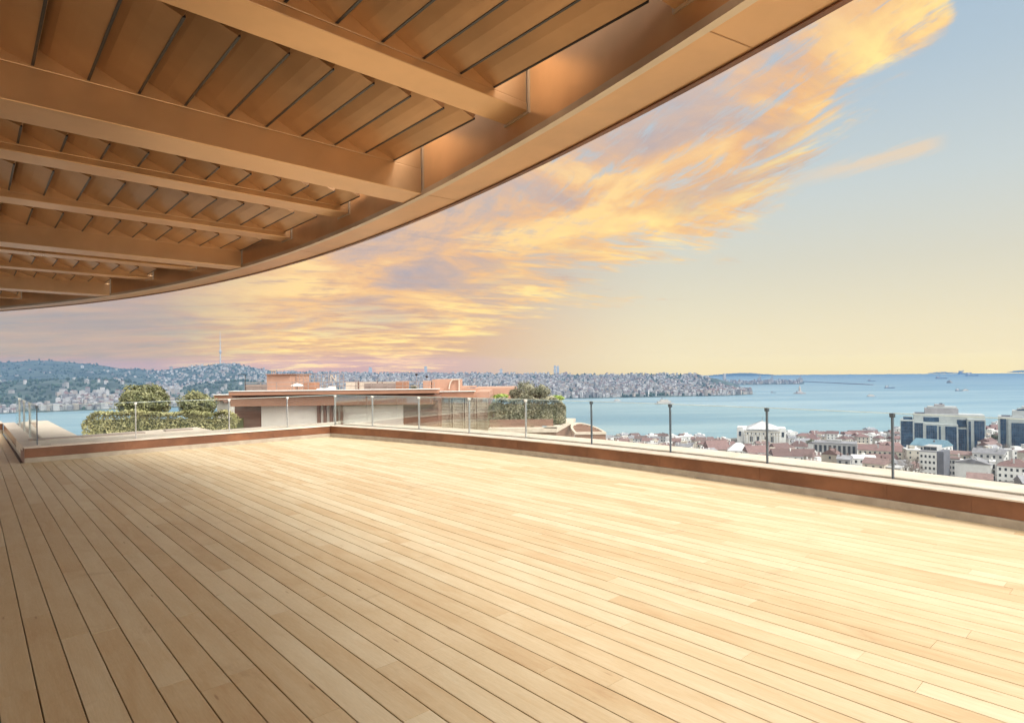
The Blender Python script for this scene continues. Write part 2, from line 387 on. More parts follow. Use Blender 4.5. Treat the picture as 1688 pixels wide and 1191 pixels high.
# ------------------------------------------------------------------ parapets and glass balustrades
def arc(a0, a1, n, c=PC, r=PR):
    return [(c + Vector((math.cos(R(a0 + (a1 - a0) * i / n)), math.sin(R(a0 + (a1 - a0) * i / n)))) * r, Vector((math.cos(R(a0 + (a1 - a0) * i / n)), math.sin(R(a0 + (a1 - a0) * i / n))))) for i in range(n + 1)]
def line(a, b, nn): return [(a, nn), (b, nn)]
ZT = .296
def parapet(path, label, group, depth=.97, seams=(), dz=0.0, down=-12.0):
    ZT = .296 + dz
    r = empty('parapet_wall', (path[0][0].x, path[0][0].y, 0)); base_ = Vector((path[0][0].x, path[0][0].y))
    pth = [(p - base_, nn) for p, nn in path]
    tag(r, label, 'parapet wall', group)
    k = MB(); k.sweep(pth, [(0, -.02), (.06, -.02), (.06, .091), (0.004, .091), (0, .087)]); k.build('curb', M['curb'], r)
    k = MB(); k.sweep(pth, [(.012, .094), (.20, .094), (.20, ZT - .022), (.012, ZT - .022)])
    for a in seams:
        p, nn = a; p = p - base_; tg = Vector((-nn.y, nn.x)) * .018
        k.hexa([(*(p - tg + nn * .007), .096), (*(p + tg + nn * .007), .096), (*(p + tg + nn * .013), .096), (*(p - tg + nn * .013), .096)],
               [(*(p - tg + nn * .007), ZT - .024), (*(p + tg + nn * .007), ZT - .024), (*(p + tg + nn * .013), ZT - .024), (*(p - tg + nn * .013), ZT - .024)])
    k.build('cladding', M['clad'], r)
    k = MB(); k.sweep(pth, [(-.012, ZT - .02), (.27, ZT - .02), (.27, ZT), (-.006, ZT), (-.012, ZT - .005)]); k.build('inner_coping', M['coping'], r)
    k = MB(); k.sweep(pth, [(.27, ZT - .10), (.42, ZT - .10), (.42, ZT - .045), (.27, ZT - .045)]); k.build('glass_channel', M['channel'], r)
    k = MB(); k.sweep(pth, [(.42, ZT - .10), (depth, ZT - .10), (depth, ZT + .006), (.43, ZT + .006), (.42, ZT - .004)]); k.build('outer_coping', M['coping'], r)
    k = MB(); k.sweep(pth, [(.08, -.36), (depth - .06, -.36), (depth - .06, ZT - .102), (.08, ZT - .102)])
    k.sweep(pth, [(depth - .5, down), (depth - .06, down), (depth - .06, -.362), (depth - .5, -.362)]); k.build('core_wall', M['brown_wall'], r)
    return r
A_C = math.degrees(math.atan2(Cn.y - PC.y, Cn.x - PC.x))
def polar(px, py, rad, z=None):
    """point on the vertical cylinder of radius rad round PC seen at pixel (px, py)"""
    dd = ray(px, py); a = dd.x ** 2 + dd.y ** 2; bq = -2 * (dd.x * PC.x + dd.y * PC.y); c = PC.length_squared - rad ** 2
    t = (-bq + math.sqrt(bq * bq - 4 * a * c)) / (2 * a); return O + dd * t
arcpath = arc(A_C, -8, 90)
seams = []
for px in (700, 764, 852, 966, 1085, 1249, 1458, 1596):
    p = polar(px, 780, PR); a = math.atan2(p.y - PC.y, p.x - PC.x); nn = Vector((math.cos(a), math.sin(a))); seams.append((PC + nn * PR, nn))
parapet(arcpath, 'long curved brown parapet with pale coping along the right edge of the deck', 'low parapets around the deck', seams=seams)
pl = [(Cn, (nL + arcpath[0][1]).normalized() / max(.5, (nL + arcpath[0][1]).normalized().dot(nL))), (Lp, nL)]
parapet(pl, 'straight brown parapet between the far deck corner and the left glass end post', 'low parapets around the deck', seams=[(Cn + dL * t, nL) for t in (1.5, 3.05, 4.6)])
nRt = Vector((BD.x, BD.y))
dRt = (En - Lp).normalized(); nRt = Vector((dRt.y, -dRt.x))
rt = parapet(line(Lp + dRt * .045, En, nRt), 'parapet return with wide white stone top at the left end of the deck', 'low parapets around the deck', depth=1.05, dz=.0035)
parapet(line(En, En + dL * 9, nL), 'far left parapet stub with brown front at the picture edge', 'low parapets around the deck')
# stone ledge outside the left parapet
lp_ = [onz(62, 733, .3), onz(105, 720.5, .3), onz(289, 712.3, .3), onz(303, 713.5, .3)]
ld = empty('stone_ledge', (lp_[1].x, lp_[1].y, 0)); tag(ld, 'flat white stone ledge with two grey slots outside the left parapet', 'ledge')
k = MB(); o2 = Vector((lp_[1].x, lp_[1].y, 0)); q4 = [Lp + nL * .975 + dL * -.1, Vector(lp_[1][:2]), Vector(lp_[2][:2]), Vector(lp_[3][:2]) - nL * 0]
aa = Lp + nL * .98; bb = Cn + dL * 2.6 + nL * .98
q4 = [aa + dL * .0, aa + nL * 1.05, bb + nL * 1.35, bb]
k.hexa([(p.x - o2.x, p.y - o2.y, .1) for p in q4], [(p.x - o2.x, p.y - o2.y, ZT + .002) for p in q4]); k.build('slab', M['coping'], ld)
for (u0, u1, v0, v1) in ((.18, 2.3, .45, .75), (2.75, 3.35, .55, .8)):
    k = MB(); c4 = [aa - dL * u0 + nL * v0, aa - dL * u1 + nL * v0, aa - dL * u1 + nL * v1, aa - dL * u0 + nL * v1]
    k.hexa([(p.x - o2.x, p.y - o2.y, ZT + .004) for p in c4], [(p.x - o2.x, p.y - o2.y, ZT + .03) for p in c4]); k.build('slot_cover', M['rail'], ld)

GT = 1.065
def post(root, p, tdir, dark=False, h=GT):
    u = Vector((tdir.x, tdir.y, 0)).normalized(); v2 = Vector((-u.y, u.x, 0)); P = Vector((p.x, p.y, 0))
    k = MB(); a, b = u * .0085, v2 * .018
    k.hexa([P - a - b + Vector((0, 0, ZT - .044)), P + a - b + Vector((0, 0, ZT - .044)), P + a + b + Vector((0, 0, ZT - .044)), P - a + b + Vector((0, 0, ZT - .044))],
           [P - a - b + Vector((0, 0, h - .03)), P + a - b + Vector((0, 0, h - .03)), P + a + b + Vector((0, 0, h - .03)), P - a + b + Vector((0, 0, h - .03))])
    po = k.build('post', M['darksteel' if dark else 'steel'], root)
    k = MB(); a, b = u * .024, v2 * .026
    k.hexa([P - a - b + Vector((0, 0, h - .045)), P + a - b + Vector((0, 0, h - .045)), P + a + b + Vector((0, 0, h - .045)), P - a + b + Vector((0, 0, h - .045))],
           [P - a - b + Vector((0, 0, h + .006)), P + a - b + Vector((0, 0, h + .006)), P + a + b + Vector((0, 0, h + .006)), P - a + b + Vector((0, 0, h + .006))])
    c = k.build('cap', M['darksteel' if dark else 'offwhite'], po, bevel=.004)
def pane(root, a, b, h=GT):
    a, b = Vector((a.x, a.y)), Vector((b.x, b.y)); u = (b - a).normalized(); v2 = Vector((-u.y, u.x)) * .006
    a2, b2 = a + u * .02, b - u * .02
    k = MB(); k.hexa([(*(a2 - v2), ZT - .043), (*(b2 - v2), ZT - .043), (*(b2 + v2), ZT - .043), (*(a2 + v2), ZT - .043)], [(*(a2 - v2), h), (*(b2 - v2), h), (*(b2 + v2), h), (*(a2 + v2), h)])
    gp = k.build('glass_panel', M['glass'], root)
    k = MB(); v3 = v2 * 1.25
    k.hexa([(*(a2 - v3), h + .001), (*(b2 - v3), h + .001), (*(b2 + v3), h + .001), (*(a2 + v3), h + .001)], [(*(a2 - v3), h + .009), (*(b2 - v3), h + .009), (*(b2 + v3), h + .009), (*(a2 + v3), h + .009)])
    k.build('glass_edge', M['glass_edge'], gp)
def rebase(root):
    """parts were built in world space: hang them under their empty"""
    for ch in root.children: ch.matrix_parent_inverse = Matrix.Translation(-root.location)
rg = .36
ra = empty('glass_balustrade', tuple(arcpath[0][0]) + (ZT,)); tag(ra, 'curved clear glass balustrade on the right parapet with slim posts', 'balustrade')
feet = [(549, 698), (614, 702.5), (690.8, 706), (773.7, 711), (867, 719.3), (975.5, 729.5), (1105.5, 742.5), (1265, 759.5), (1472, 784.2)]
pps = [polar(px, py, PR + rg) for px, py in feet]
angs = [math.atan2(p.y - PC.y, p.x - PC.x) for p in pps]
step = angs[-2] - angs[-1]
for i in range(6): angs.append(angs[-1] - step)
pv = [PC + Vector((math.cos(a), math.sin(a))) * (PR + rg) for a in angs]
cpost = Cn + (nL + arcpath[0][1]).normalized() * (rg * 1.35)
pv[0] = cpost
for i, p in enumerate(pv):
    tg = Vector((-math.sin(angs[i]), math.cos(angs[i])))
    post(ra, p, tg, dark=i >= 5)
    if i: pane(ra, pv[i - 1], p)
rebase(ra)
rl = empty('glass_balustrade', (Cn.x, Cn.y, ZT)); tag(rl, 'straight clear glass balustrade on the left parapet in front of the hedge', 'balustrade')
lps = [cpost]
for px, py in ((474, 704.5), (378, 711), (224, 719)):
    dd = ray(px, py); nn3 = nL; t = (Cn + nL * rg).dot(nL) / (dd.x * nL.x + dd.y * nL.y); lps.append(Vector((dd.x * t, dd.y * t)))
lps.append(Lp + nL * rg + Vector(nRt) * .22)
for i, p in enumerate(lps):
    if i: post(rl, p, dL, dark=i == 4); pane(rl, lps[i - 1], p)
rebase(rl)
rr = empty('glass_balustrade', (Lp.x, Lp.y, ZT)); tag(rr, 'clear glass balustrade running back along the wide white return at far left', 'balustrade')
rs = lps[-1]; re = En + nRt * .30
for i in range(4):
    pa = rs.lerp(re, i / 4); pb = rs.lerp(re, (i + 1) / 4); pane(rr, pa, pb)
    if i: post(rr, pa, dRt)
rebase(rr)

# ------------------------------------------------------------------ pergola
RC, RO = Vector((-21.9085, -10.2263)), 26.825; RI = RO - .41
rc_s, rc_t = RC.dot(SD), RC.dot(BD)
perg = empty('pergola', (0, -3, 0)); tag(perg, 'large bronze louvred pergola with a curved outer rim over the left of the deck', 'pergola')
perg_parts = []
ring = arc(-2, 97, 150, RC, RO)
k = MB(); k.sweep(ring, [(-.41, 3.318), (-.392, 3.30), (0, 3.30), (0, 3.98), (-.41, 3.98)]); rim = k.build('rim_beam', M['bronze'], perg); perg_parts.append(rim)
k = MB(); k.sweep(ring, [(-.428, 3.288), (-.374, 3.288), (-.374, 3.2985), (-.412, 3.2985), (-.412, 3.335), (-.428, 3.335)]); t_ = k.build('highlight_strip', M['bronze_light'], rim)  # pale strip paints in the highlight on the rim's lower inner edge
k = MB(); k.sweep(ring, [(-.03, 3.288), (.012, 3.288), (.012, 3.34), (.002, 3.34), (.002, 3.298), (-.03, 3.298)]); t_ = k.build('drip_edge', M['clad'], rim)
for a_ in range(16, 80, 7):
    k = MB(); c_ = arc(a_, a_ + .014, 1, RC, RO); k.sweep(c_, [(-.372, 3.2975), (-.032, 3.2975), (-.032, 3.299), (-.372, 3.299)])
    k.build('joint', M['bronze_slat'], rim)
def tend(S): return rc_t + math.sqrt(RI ** 2 - (S - rc_s) ** 2)
def P3(S, T, Z): v = ts(S, T); return (v.x, v.y, Z)
def sbox(k, s0, s1, ta0, ta1, tb0, tb1, z0, z1):
    """box along T: starts at tb, ends at ta for each side s0/s1"""
    k.hexa([P3(s0, tb0, z0), P3(s1, tb1, z0), P3(s1, ta1, z0), P3(s0, ta0, z0)], [P3(s0, tb0, z1), P3(s1, tb1, z1), P3(s1, ta1, z1), P3(s0, ta0, z1)])
TB = -8.0
beams = []
for kx in range(-5, 12):
    sn = 1.45 + 1.66 * kx; deep = kx % 3 == 2; wd = .37 if deep else .29; zb = 3.302 if deep else 3.48
    e0, e1 = tend(sn) - .014, tend(sn + wd) - .014
    k = MB(); sbox(k, sn, sn + wd, e0, e1, TB, TB, zb, 3.538); sbox(k, sn + .005, sn + wd - .005, e0, e1, TB, TB, 3.5385, 3.93)
    bm_ = k.build('beam', M['bronze'], perg, bevel=.006)
    k = MB(); sbox(k, sn - .014, sn + wd + .014, e0 + .0138, e1 + .0138, e0 + .001, e1 + .001, zb - .014 if not deep else zb + .001, 3.80)
    k.build('end_plate', M['bronze_light'], bm_)
    beams.append((sn, wd, deep))
slat_c = []
prof = [(.0, .0), (.024, .050), (.028, .072), (.016, .078), (-.10, .088), (-.19, .107), (-.266, .130), (-.272, .120), (-.20, .079), (-.12, .042), (-.06, .020)]
for bi in range(len(beams) - 1):
    sf = beams[bi][0] + beams[bi][1]; zb_ = 3.302 if beams[bi][2] else 3.48
    s0 = sf + (min(.85, (3.575 - zb_) / ((zb_ - EYE) / max(sf, 1.2)) + .03) if sf > 1 else .03); s1 = beams[bi + 1][0] + .004; kx = bi - 5
    last = {0: 2.674, 1: 2.888, 4: 3.134}.get(kx, min(tend(s0), tend(s1)) - .10)
    t = last; kk = 0
    while t > TB + .4:
        slat_c.append((kx, kk, s0, s1, t)); t -= .2872; kk += 1
def slat_mesh(k, s0, s1, t, z=3.556):
    n = len(prof); vs = [P3(s0, t + a, z + b2) for a, b2 in prof] + [P3(s1, t + a, z + b2) for a, b2 in prof]
    k.faces(vs, [(i, (i + 1) % n, n + (i + 1) % n, n + i) for i in range(n)] + [tuple(range(n))[::-1], tuple(range(n, 2 * n))])
def gap_shade_mesh(k, s0, s1, t, z=3.556):  # black strip under each slat tip, painting in the dark gap line
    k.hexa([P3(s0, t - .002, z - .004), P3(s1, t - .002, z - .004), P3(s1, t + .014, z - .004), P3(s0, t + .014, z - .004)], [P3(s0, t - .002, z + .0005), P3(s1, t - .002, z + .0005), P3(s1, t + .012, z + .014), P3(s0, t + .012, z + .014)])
def vis(c):
    p = ts((c[2] + c[3]) / 2, c[4]); 
    if p.y < .6: return 0
    u = p.x / p.y * F_PX + CX; v2 = HY - (3.55 - EYE) / p.y * F_PX
    return (1 / p.y) if -120 < u < 1350 and v2 > -160 else 0
order = sorted(slat_c, key=vis, reverse=True)
rs_ = random.Random(7)
louv = {}
rest = MB(); rests = MB()
for i, c in enumerate(order):
    if i < 100 and vis(c) > 0:
        k = MB(); k.cur = rs_.random(); slat_mesh(k, *c[2:]); sl_ = k.build('louvre_slat', M['bronze_slat'], perg); k = MB(); gap_shade_mesh(k, *c[2:]); k.build('gap_shade', M['black'], sl_)
    else:
        rest.cur = rs_.random(); slat_mesh(rest, *c[2:]); gap_shade_mesh(rests, *c[2:])
o = rest.build('louvre_slats', M['bronze_slat'], perg); o['kind'] = 'stuff'
o = rests.build('slat_gap_shades', M['black'], perg); o['kind'] = 'stuff'
cv = MB(); cpath = []
for kx in range(-5, 12):
    sn = 1.45 + 1.66 * kx; cpath += [sn, sn + .83]
for a_, b_ in zip(cpath[:-1], cpath[1:]):
    sl_w = .48 if a_ < 7 else (.2 if a_ < 9 else .05)  # slit widths chosen for the light let onto rim and beam ends
    ta_, tb_ = tend(a_) - sl_w, tend(b_) - sl_w
    cv.hexa([P3(a_, TB, 3.935), P3(b_, TB, 3.935), P3(b_, tb_, 3.935), P3(a_, ta_, 3.935)], [P3(a_, TB, 3.96), P3(b_, TB, 3.96), P3(b_, tb_, 3.96), P3(a_, ta_, 3.96)])
cv.build('shade_cover', M['channel'], perg)  # unseen cover, added to keep light out of the slat gaps
for S in (-4, 1, 6, 11, 16):
    k = MB(); k.lathe([(.0, 0), (.13, 0), (.13, 3.47), (0, 3.47)], (*ts(S, -5.2),  0), 20); k.build('column', M['bronze'], perg, smooth=False)
rebase(perg)

# ------------------------------------------------------------------ sea, ground, far land
ZS = -83.0
def water_mat():
    mt = bpy.data.materials.new('sea_water'); mt.use_nodes = True; q = NG(mt.node_tree)
    P = q.n('ShaderNodeNewGeometry').outputs['Position']
    n1_ = q.noise(q.vm('MULTIPLY', P, (.0007, .0052, 0)), 1.0, 7, .62, .4)
    n2_ = q.noise(q.vm('MULTIPLY', P, (.004, .03, 0)), 1.0, 6, .65, .8)
    nn_ = q.m('ADD', q.m('MULTIPLY', n1_, .72), q.m('MULTIPLY', n2_, .28))
    c = q.mix(q.sm(nn_, .40, .60), (.125, .24, .31, 1), (.23, .345, .39, 1))
    b = q.n('ShaderNodeBsdfPrincipled'); q.put(b.inputs['Base Color'], c); b.inputs['Roughness'].default_value = .38; b.inputs['Specular IOR Level'].default_value = .4
    bp = q.n('ShaderNodeBump'); bp.inputs['Strength'].default_value = .5; bp.inputs['Distance'].default_value = 1.5
    q.put(bp.inputs['Height'], q.noise(q.vm('MULTIPLY', P, (.03, .05, 0)), 1.0, 5, .65)); q.t.links.new(bp.outputs[0], b.inputs['Normal'])
    o = q.n('ShaderNodeOutputMaterial'); q.t.links.new(b.outputs[0], o.inputs[0]); return mt
k = MB(); nseg = 96; rings = [0, 400, 1500, 4000, 8000, 11900]
vs = []; fs = []
for r_ in rings[1:]:
    for i in range(nseg): vs.append((r_ * math.sin(2 * math.pi * i / nseg), r_ * math.cos(2 * math.pi * i / nseg), ZS))
for j in range(len(rings) - 2):
    for i in range(nseg): fs.append((j * nseg + i, j * nseg + (i + 1) % nseg, (j + 1) * nseg + (i + 1) % nseg, (j + 1) * nseg + i))
fs.append(tuple(range(nseg))); k.faces(vs, fs)
tag(k.build('sea', water_mat()), kind='structure')

def interp(x, xs, ys):
    if x <= xs[0]: return ys[0]
    for i in range(1, len(xs)):
        if x <= xs[i]:
            t = (x - xs[i - 1]) / (xs[i] - xs[i - 1]); return ys[i - 1] + (ys[i] - ys[i - 1]) * t
    return ys[-1]
def shore(azd): return interp(azd, [-180, -60, -36, -10, 0, 9, 20, 30, 39, 60, 180], [1500, 1150, 1080, 900, 800, 775, 800, 900, 1125, 1300, 1500])
def ground(x, y):
    r_ = math.hypot(x, y); s_ = shore(math.degrees(math.atan2(x, y))); q_ = r_ / s_
    return interp(q_, [0, .05, .19, .36, .42, .55, .8, .985, 1.0, 1.1], [-12, -12, -34, -57, -62, -70, -78, -81, -84, -86])
k = MB(); vs = []; fs = []; NA = 144; rq = [0.002, .03, .06, .1, .15, .2, .26, .32, .38, .45, .55, .65, .75, .85, .93, .98, 1.0, 1.05]
for q_ in rq:
    for i in range(NA):
        a = 2 * math.pi * i / NA; s_ = shore((math.degrees(a) + 180) % 360 - 180) * q_
        X, Y = s_ * math.sin(a), s_ * math.cos(a); vs.append((X, Y, ground(X, Y)))
for j in range(len(rq) - 1):
    for i in range(NA): fs.append((j * NA + i, j * NA + (i + 1) % NA, (j + 1) * NA + (i + 1) % NA, (j + 1) * NA + i))
fs.append(tuple(range(NA))); k.faces(vs, fs)
M['ground'] = pm('town_ground', (.085, .08, .075), .9, .3, .03, c2=(.15, .14, .13), coord='Object')
tag(k.build('ground', M['ground'], smooth=True), kind='structure')

# far shore: each column has a waterline, a front ridge and a back ridge
def wl(px): return interp(px, [-500, 0, 140, 400, 600, 930, 1200, 1238], [1400, 1470, 1580, 1750, 1850, 1948, 2043, 2120])
def yB(px): return interp(px, [-500, 0, 30, 90, 150, 200, 225, 250, 275, 300, 340, 400, 450, 600, 800, 930, 1100, 1180, 1215, 1238], [634, 630, 628, 625, 624.5, 626, 631, 639, 642, 639, 630, 626, 627, 629, 632, 634, 634, 637, 641, 647])
def yA(px): return interp(px, [-500, -150, 0, 30, 60, 90, 120, 150, 180, 200, 240, 265, 290, 320, 350, 372, 390, 410, 430, 460, 520, 600, 800, 940, 1100, 1150, 1180, 1205, 1238], [608, 603, 597, 594, 592, 593.5, 596, 599, 603, 605, 609, 609.5, 606.5, 602.5, 599.5, 598.5, 600.5, 604, 608, 612, 614, 615, 615.5, 616.5, 617, 618.5, 623, 630, 644])
def dA(px): return interp(px, [-500, 0, 450, 800, 940, 1150, 1238], [3800, 3800, 3800, 3500, 3200, 3000, 2400])
def hz_y(px): return HY - (px - CX) * .0115
def zat(px, py, D): return EYE - (py - hz_y(px)) / F_PX * D
rn = random.Random(11)
def vnoise(seed):
    tab = {}
    def f(a, b):
        i, j = math.floor(a), math.floor(b); u, v2 = a - i, b - j; u = u * u * (3 - 2 * u); v2 = v2 * v2 * (3 - 2 * v2)
        def h_(i, j):
            if (i, j) not in tab: tab[(i, j)] = random.Random(i * 7919 + j * 104729 + seed).random()
            return tab[(i, j)]
        return (h_(i, j) * (1 - u) + h_(i + 1, j) * u) * (1 - v2) + (h_(i, j + 1) * (1 - u) + h_(i + 1, j + 1) * u) * v2
    return f
vn = vnoise(3)
def farz(px, D):
    w0 = wl(px); dB = w0 + 620; dA_ = max(dA(px), dB + 250)
    zB = zat(px, yB(px), dB); zA = zat(px, yA(px), dA_)
    zv = min(zB, zA) - 14 if px < 520 else (zB + zA) / 2 - 3
    if px < 520: zv = max(zv, ZS + 4)
    dV = (dB + dA_) / 2
    zz_ = interp(D, [w0 - 40, w0, w0 + 60, dB, dV, dA_, dA_ + 900], [ZS - 3, ZS + 1.5, ZS + 4, zB, zv, zA, zA - 40])
    if D > w0 + 70: zz_ += (vn(px * .03, D * .006) - .5) * 9 + (vn(px * .12 + 9, D * .02) - .5) * 3 - 3
    return zz_
k = MB(); vs = []; fs = []; cols = list(range(-500, 1241, 6)); ND = 46
for px in cols:
    w0 = wl(px); dmax = max(dA(px), w0 + 870) + 900
    for j in range(ND):
        t = j / (ND - 1); D = (w0 - 40) + (dmax - w0 + 40) * (t ** 1.25)
        X = (px - CX) / F_PX * D; vs.append((X, D, farz(px, D)))
for i in range(len(cols) - 1):
    for j in range(ND - 1): fs.append((i * ND + j, (i + 1) * ND + j, (i + 1) * ND + j + 1, i * ND + j + 1))
k.faces(vs, fs)
M['farland'] = pm('far_hills', (.035, .06, .05), .95, .4, .012, c2=(.075, .105, .09), detail=7)
tag(k.build('hills', M['farland'], smooth=True), kind='structure')
# low harbour land beyond the headland, islands
k = MB()
def slab_land(k, pts, Ds, h0, seed):
    """low mound: pts = [(px, height)], between depths Ds"""
    vs = []; fs = []
    n = len(pts)
    for j, (D, f) in enumerate(((Ds[0], 0), (Ds[0] + (Ds[1] - Ds[0]) * .15, .6), ((Ds[0] + Ds[1]) / 2, 1), (Ds[1], 0))):
        for px, hh in pts: vs.append(((px - CX) / F_PX * D, D, ZS - 1 + (hh + 1) * f))
    for j in range(3):
        for i in range(n - 1): fs.append((j * n + i, j * n + i + 1, (j + 1) * n + i + 1, (j + 1) * n + i))
    k.faces(vs, fs)
slab_land(k, [(1130, 6), (1180, 10), (1220, 9), (1260, 6), (1300, 5), (1322, 4), (1326, 0)], (3500, 4600), 0, 1)
tag(k.build('harbour_ground', M['farland'], smooth=True), kind='structure')
k = MB(); slab_land(k, [(1150, 0), (1175, 16), (1200, 36), (1215, 44), (1240, 42), (1252, 26), (1266, 18), (1280, 0)], (9500, 11000), 0, 2)
slab_land(k, [(1530, 0), (1542, 16), (1558, 21), (1570, 10), (1584, 0)], (10200, 11200), 0, 3)
slab_land(k, [(1660, 0), (1675, 30), (1690, 32), (1720, 44), (1760, 50), (1800, 0)], (10200, 11300), 0, 4)
tag(k.build('islands', M['farland'], smooth=True), kind='structure')
k = MB()
a = onz(1318, 628.6, ZS); b_ = onz(1437, 634.3, ZS); k.bar((a.x, a.y, ZS + 1), (b_.x, b_.y, ZS + 1), 14, hh=6)
tag(k.build('breakwater', M['twig']), 'long low dark breakwater reaching into the open sea on the right', 'breakwater')

# ------------------------------------------------------------------ neighbouring roof building
def zpx(px, py, Y): return EYE - (py - hz_y(px)) / F_PX * Y
def xpx(px, Y): return (px - CX) / F_PX * Y
def pbox(k, x0, x1, yt, yb, Y, dep):
    xm = (x0 + x1) / 2
    k.box(xpx(x0, Y), xpx(x1, Y), Y, Y + dep, zpx(xm, yb, Y), zpx(xm, yt, Y))
nb = empty('roof_building', (-10, 36, -12)); tag(nb, 'low brown roof building with white wall panels behind the far deck corner', 'building')
def part(name, mat, parent=None, bevel=0):
    def deco(fn):
        k = MB(); fn(k); return k.build(name, M[mat], parent or nb, bevel=bevel)
    return deco
def simple(name, mat, boxes, parent=None, bevel=0):
    k = MB()
    for b in boxes: pbox(k, *b)
    return k.build(name, M[mat], parent or nb, bevel=bevel)
k = MB(); k.box(xpx(386, 36.6), xpx(722, 36.6), 36.6, 50, -13, zpx(550, 655, 36.6)); k.build('wall', M['brown_wall'], nb)
k = MB(); k.box(xpx(150, 35), xpx(905, 35), 34.2, 52, -13.5, -2.3); k.build('lower_storey', M['brown_wall'], nb)
for a, b in ((430, 521.5), (527, 532), (537, 542), (547.5, 551), (556, 560), (564, 663)):
    simple('white_panel', 'white_wall', [(a, b, 668.3, 722, 36.3, .25)])
for a, b in ((521.7, 526.8), (532.2, 536.8), (542.2, 547.3), (551.2, 555.8), (560.2, 563.8)):
    simple('brown_fin', 'brown_wall', [(a, b, 668.3, 722, 36.15, .38)])
simple('fascia', 'brown_roof', [(379, 713, 652.5, 668, 35.0, 3.5)], bevel=.02)
simple('roof_slab', 'brown_roof', [(376, 722, 643.3, 650, 34.6, .7)], bevel=.03)
k = MB(); k.box(xpx(377, 36), xpx(721, 36), 35.31, 51, .06, .30); k.build('roof_deck', M['brown_wall'], nb)
simple('roof_edge', 'offwhite', [(375.5, 722.5, 642.5, 643.2, 34.55, .8)])
simple('soffit_shade', 'brown_dark', [(382, 716, 650.1, 652.4, 35.2, 12)])  # dark brown strip paints in the shadow line under the roof slab
k = MB(); pbox(k, 352, 380, 651, 660, 38, 8); lo = k.build('low_roof', M['brown_roof'], nb)
k = MB(); pbox(k, 351, 381, 649.8, 650.9, 37.9, .4); k.build('roof_edge', M['offwhite'], lo)
simple('white_wall', 'white_wall', [(357, 381, 660, 690, 38.6, 6)])
for i, y in enumerate((672, 680.5, 684)):
    simple('wall_groove', 'brown_dark', [(664, 722, y, y + .5, 36.55, .05)])
k = MB(); pbox(k, 713, 781, 645.5, 656, 38, 9); k.build('wing_fascia', M['brown_roof'], nb, bevel=.03)
k = MB(); pbox(k, 712, 783, 644.4, 645.3, 37.9, .4); k.build('wing_roof_edge', M['offwhite'], nb)
k = MB(); k.hexa([pt(714, 642.2, 37.5) - Vector((0, 0, .12)), pt(786, 635.4, 51) - Vector((0, 0, .12)), pt(760, 635.4, 52) - Vector((0, 0, .12)), pt(690, 642, 40) - Vector((0, 0, .12))],
                 [pt(714, 642.2, 37.5), pt(786, 635.4, 51), pt(760, 635.4, 52), pt(690, 642, 40)]); k.build('upper_slab', M['salmon'], nb)
k = MB(); pbox(k, 779, 806, 645.5, 656, 39, 7); pbox(k, 782, 852, 639, 657, 47, 6); k.build('rear_wing', M['salmon'], nb)
k = MB(); k.box(xpx(722, 38.6), xpx(806, 38.6), 38.6, 47, -13, zpx(760, 656, 38.6)); k.build('wing_wall', M['brown_wall'], nb)
for a, b in ((724, 743), (745.5, 764), (766, 784), (786, 804)):
    k = MB(); y = 658.5
    while y < 722: pbox(k, a + .8, b - .8, y, y + 1.6, 38.3, .05); y += 2.5
    sc_ = k.build('slat_screen', M['slatwood'], nb)
    simple('screen_frame', 'slatwood', [(a, a + 1, 656.5, 722, 38.2, .15), (b - 1, b, 656.5, 722, 38.2, .15), (a, b, 656.3, 657.4, 38.21, .14)], parent=sc_)
# roof-top fittings
def bars(name, mat, segs, w_, parent=None):
    k = MB()
    for (x0, y0, x1, y1, Y) in segs: k.bar(pt(x0, y0, Y), pt(x1, y1, Y), w_)
    return k.build(name, M[mat], parent or nb)
k = MB(); pbox(k, 439.5, 478, 617.4, 650, 42, 4); ph = k.build('penthouse', M['salmon'], nb)
k = MB(); pbox(k, 437.5, 479, 616.2, 617.3, 41.8, 4.4); k.build('penthouse_roof', M['brown_roof'], ph)
for xx in (448, 451.2, 454.5):
    k = MB(); p = pt(xx, 616.2, 43); k.lathe([(0, 0), (.035, 0), (.035, .2), (.06, .2), (.06, .26), (0, .26)], p, 8); k.build('vent', M['rail'], ph)
rl_ = bars('roof_railing', 'rail', [(404, 630.3, 716, 628.6, 38)] + [(x_, 650, x_, 629.6, 38) for x_ in range(404, 717, 26)] + [(404, 636.5, 716, 635.5, 38)], .035)
simple('railing_infill', 'rail', [(404.5, 440, 633, 650, 38.1, .03), (600, 652, 631, 650, 38.1, .03)], parent=rl_)
tr = bars('trellis_fence', 'rail', [(488, 617.5, 568, 616.5, 43), (488, 624, 568, 623.5, 43), (488, 650, 488, 617, 43)] + [(x_, 650, x_, 617, 43) for x_ in range(494, 570, 6)], .03)
bars('white_brace', 'slatwood', [(545.5, 628, 545.5, 617.5, 42.6), (545.5, 617.5, 553.5, 628, 42.6), (553.5, 628, 553.5, 617.5, 42.6)], .05, tr)
simple('panel_fence', 'slatwood', [(570, 590, 629.5, 650, 40, .1), (592, 621, 629.5, 650, 40, .1), (623, 651, 629.5, 650, 40, .1)])
bars('fence_post', 'brown_dark', [(591, 650, 591, 627.5, 39.9), (622, 650, 622, 627.5, 39.9), (630, 650, 630, 629.5, 39.8)], .07)
simple('plant_box', 'brown_roof', [(500, 519, 629.5, 650, 39.5, 1)], bevel=.03)
simple('plant_box', 'brown_roof', [(652, 670, 628, 650, 39.5, 1)], bevel=.03)
simple('low_cabinet', 'offwhite', [(521, 541, 640, 650, 39, .8), (541, 549, 636, 650, 39.4, .6)], bevel=.03)
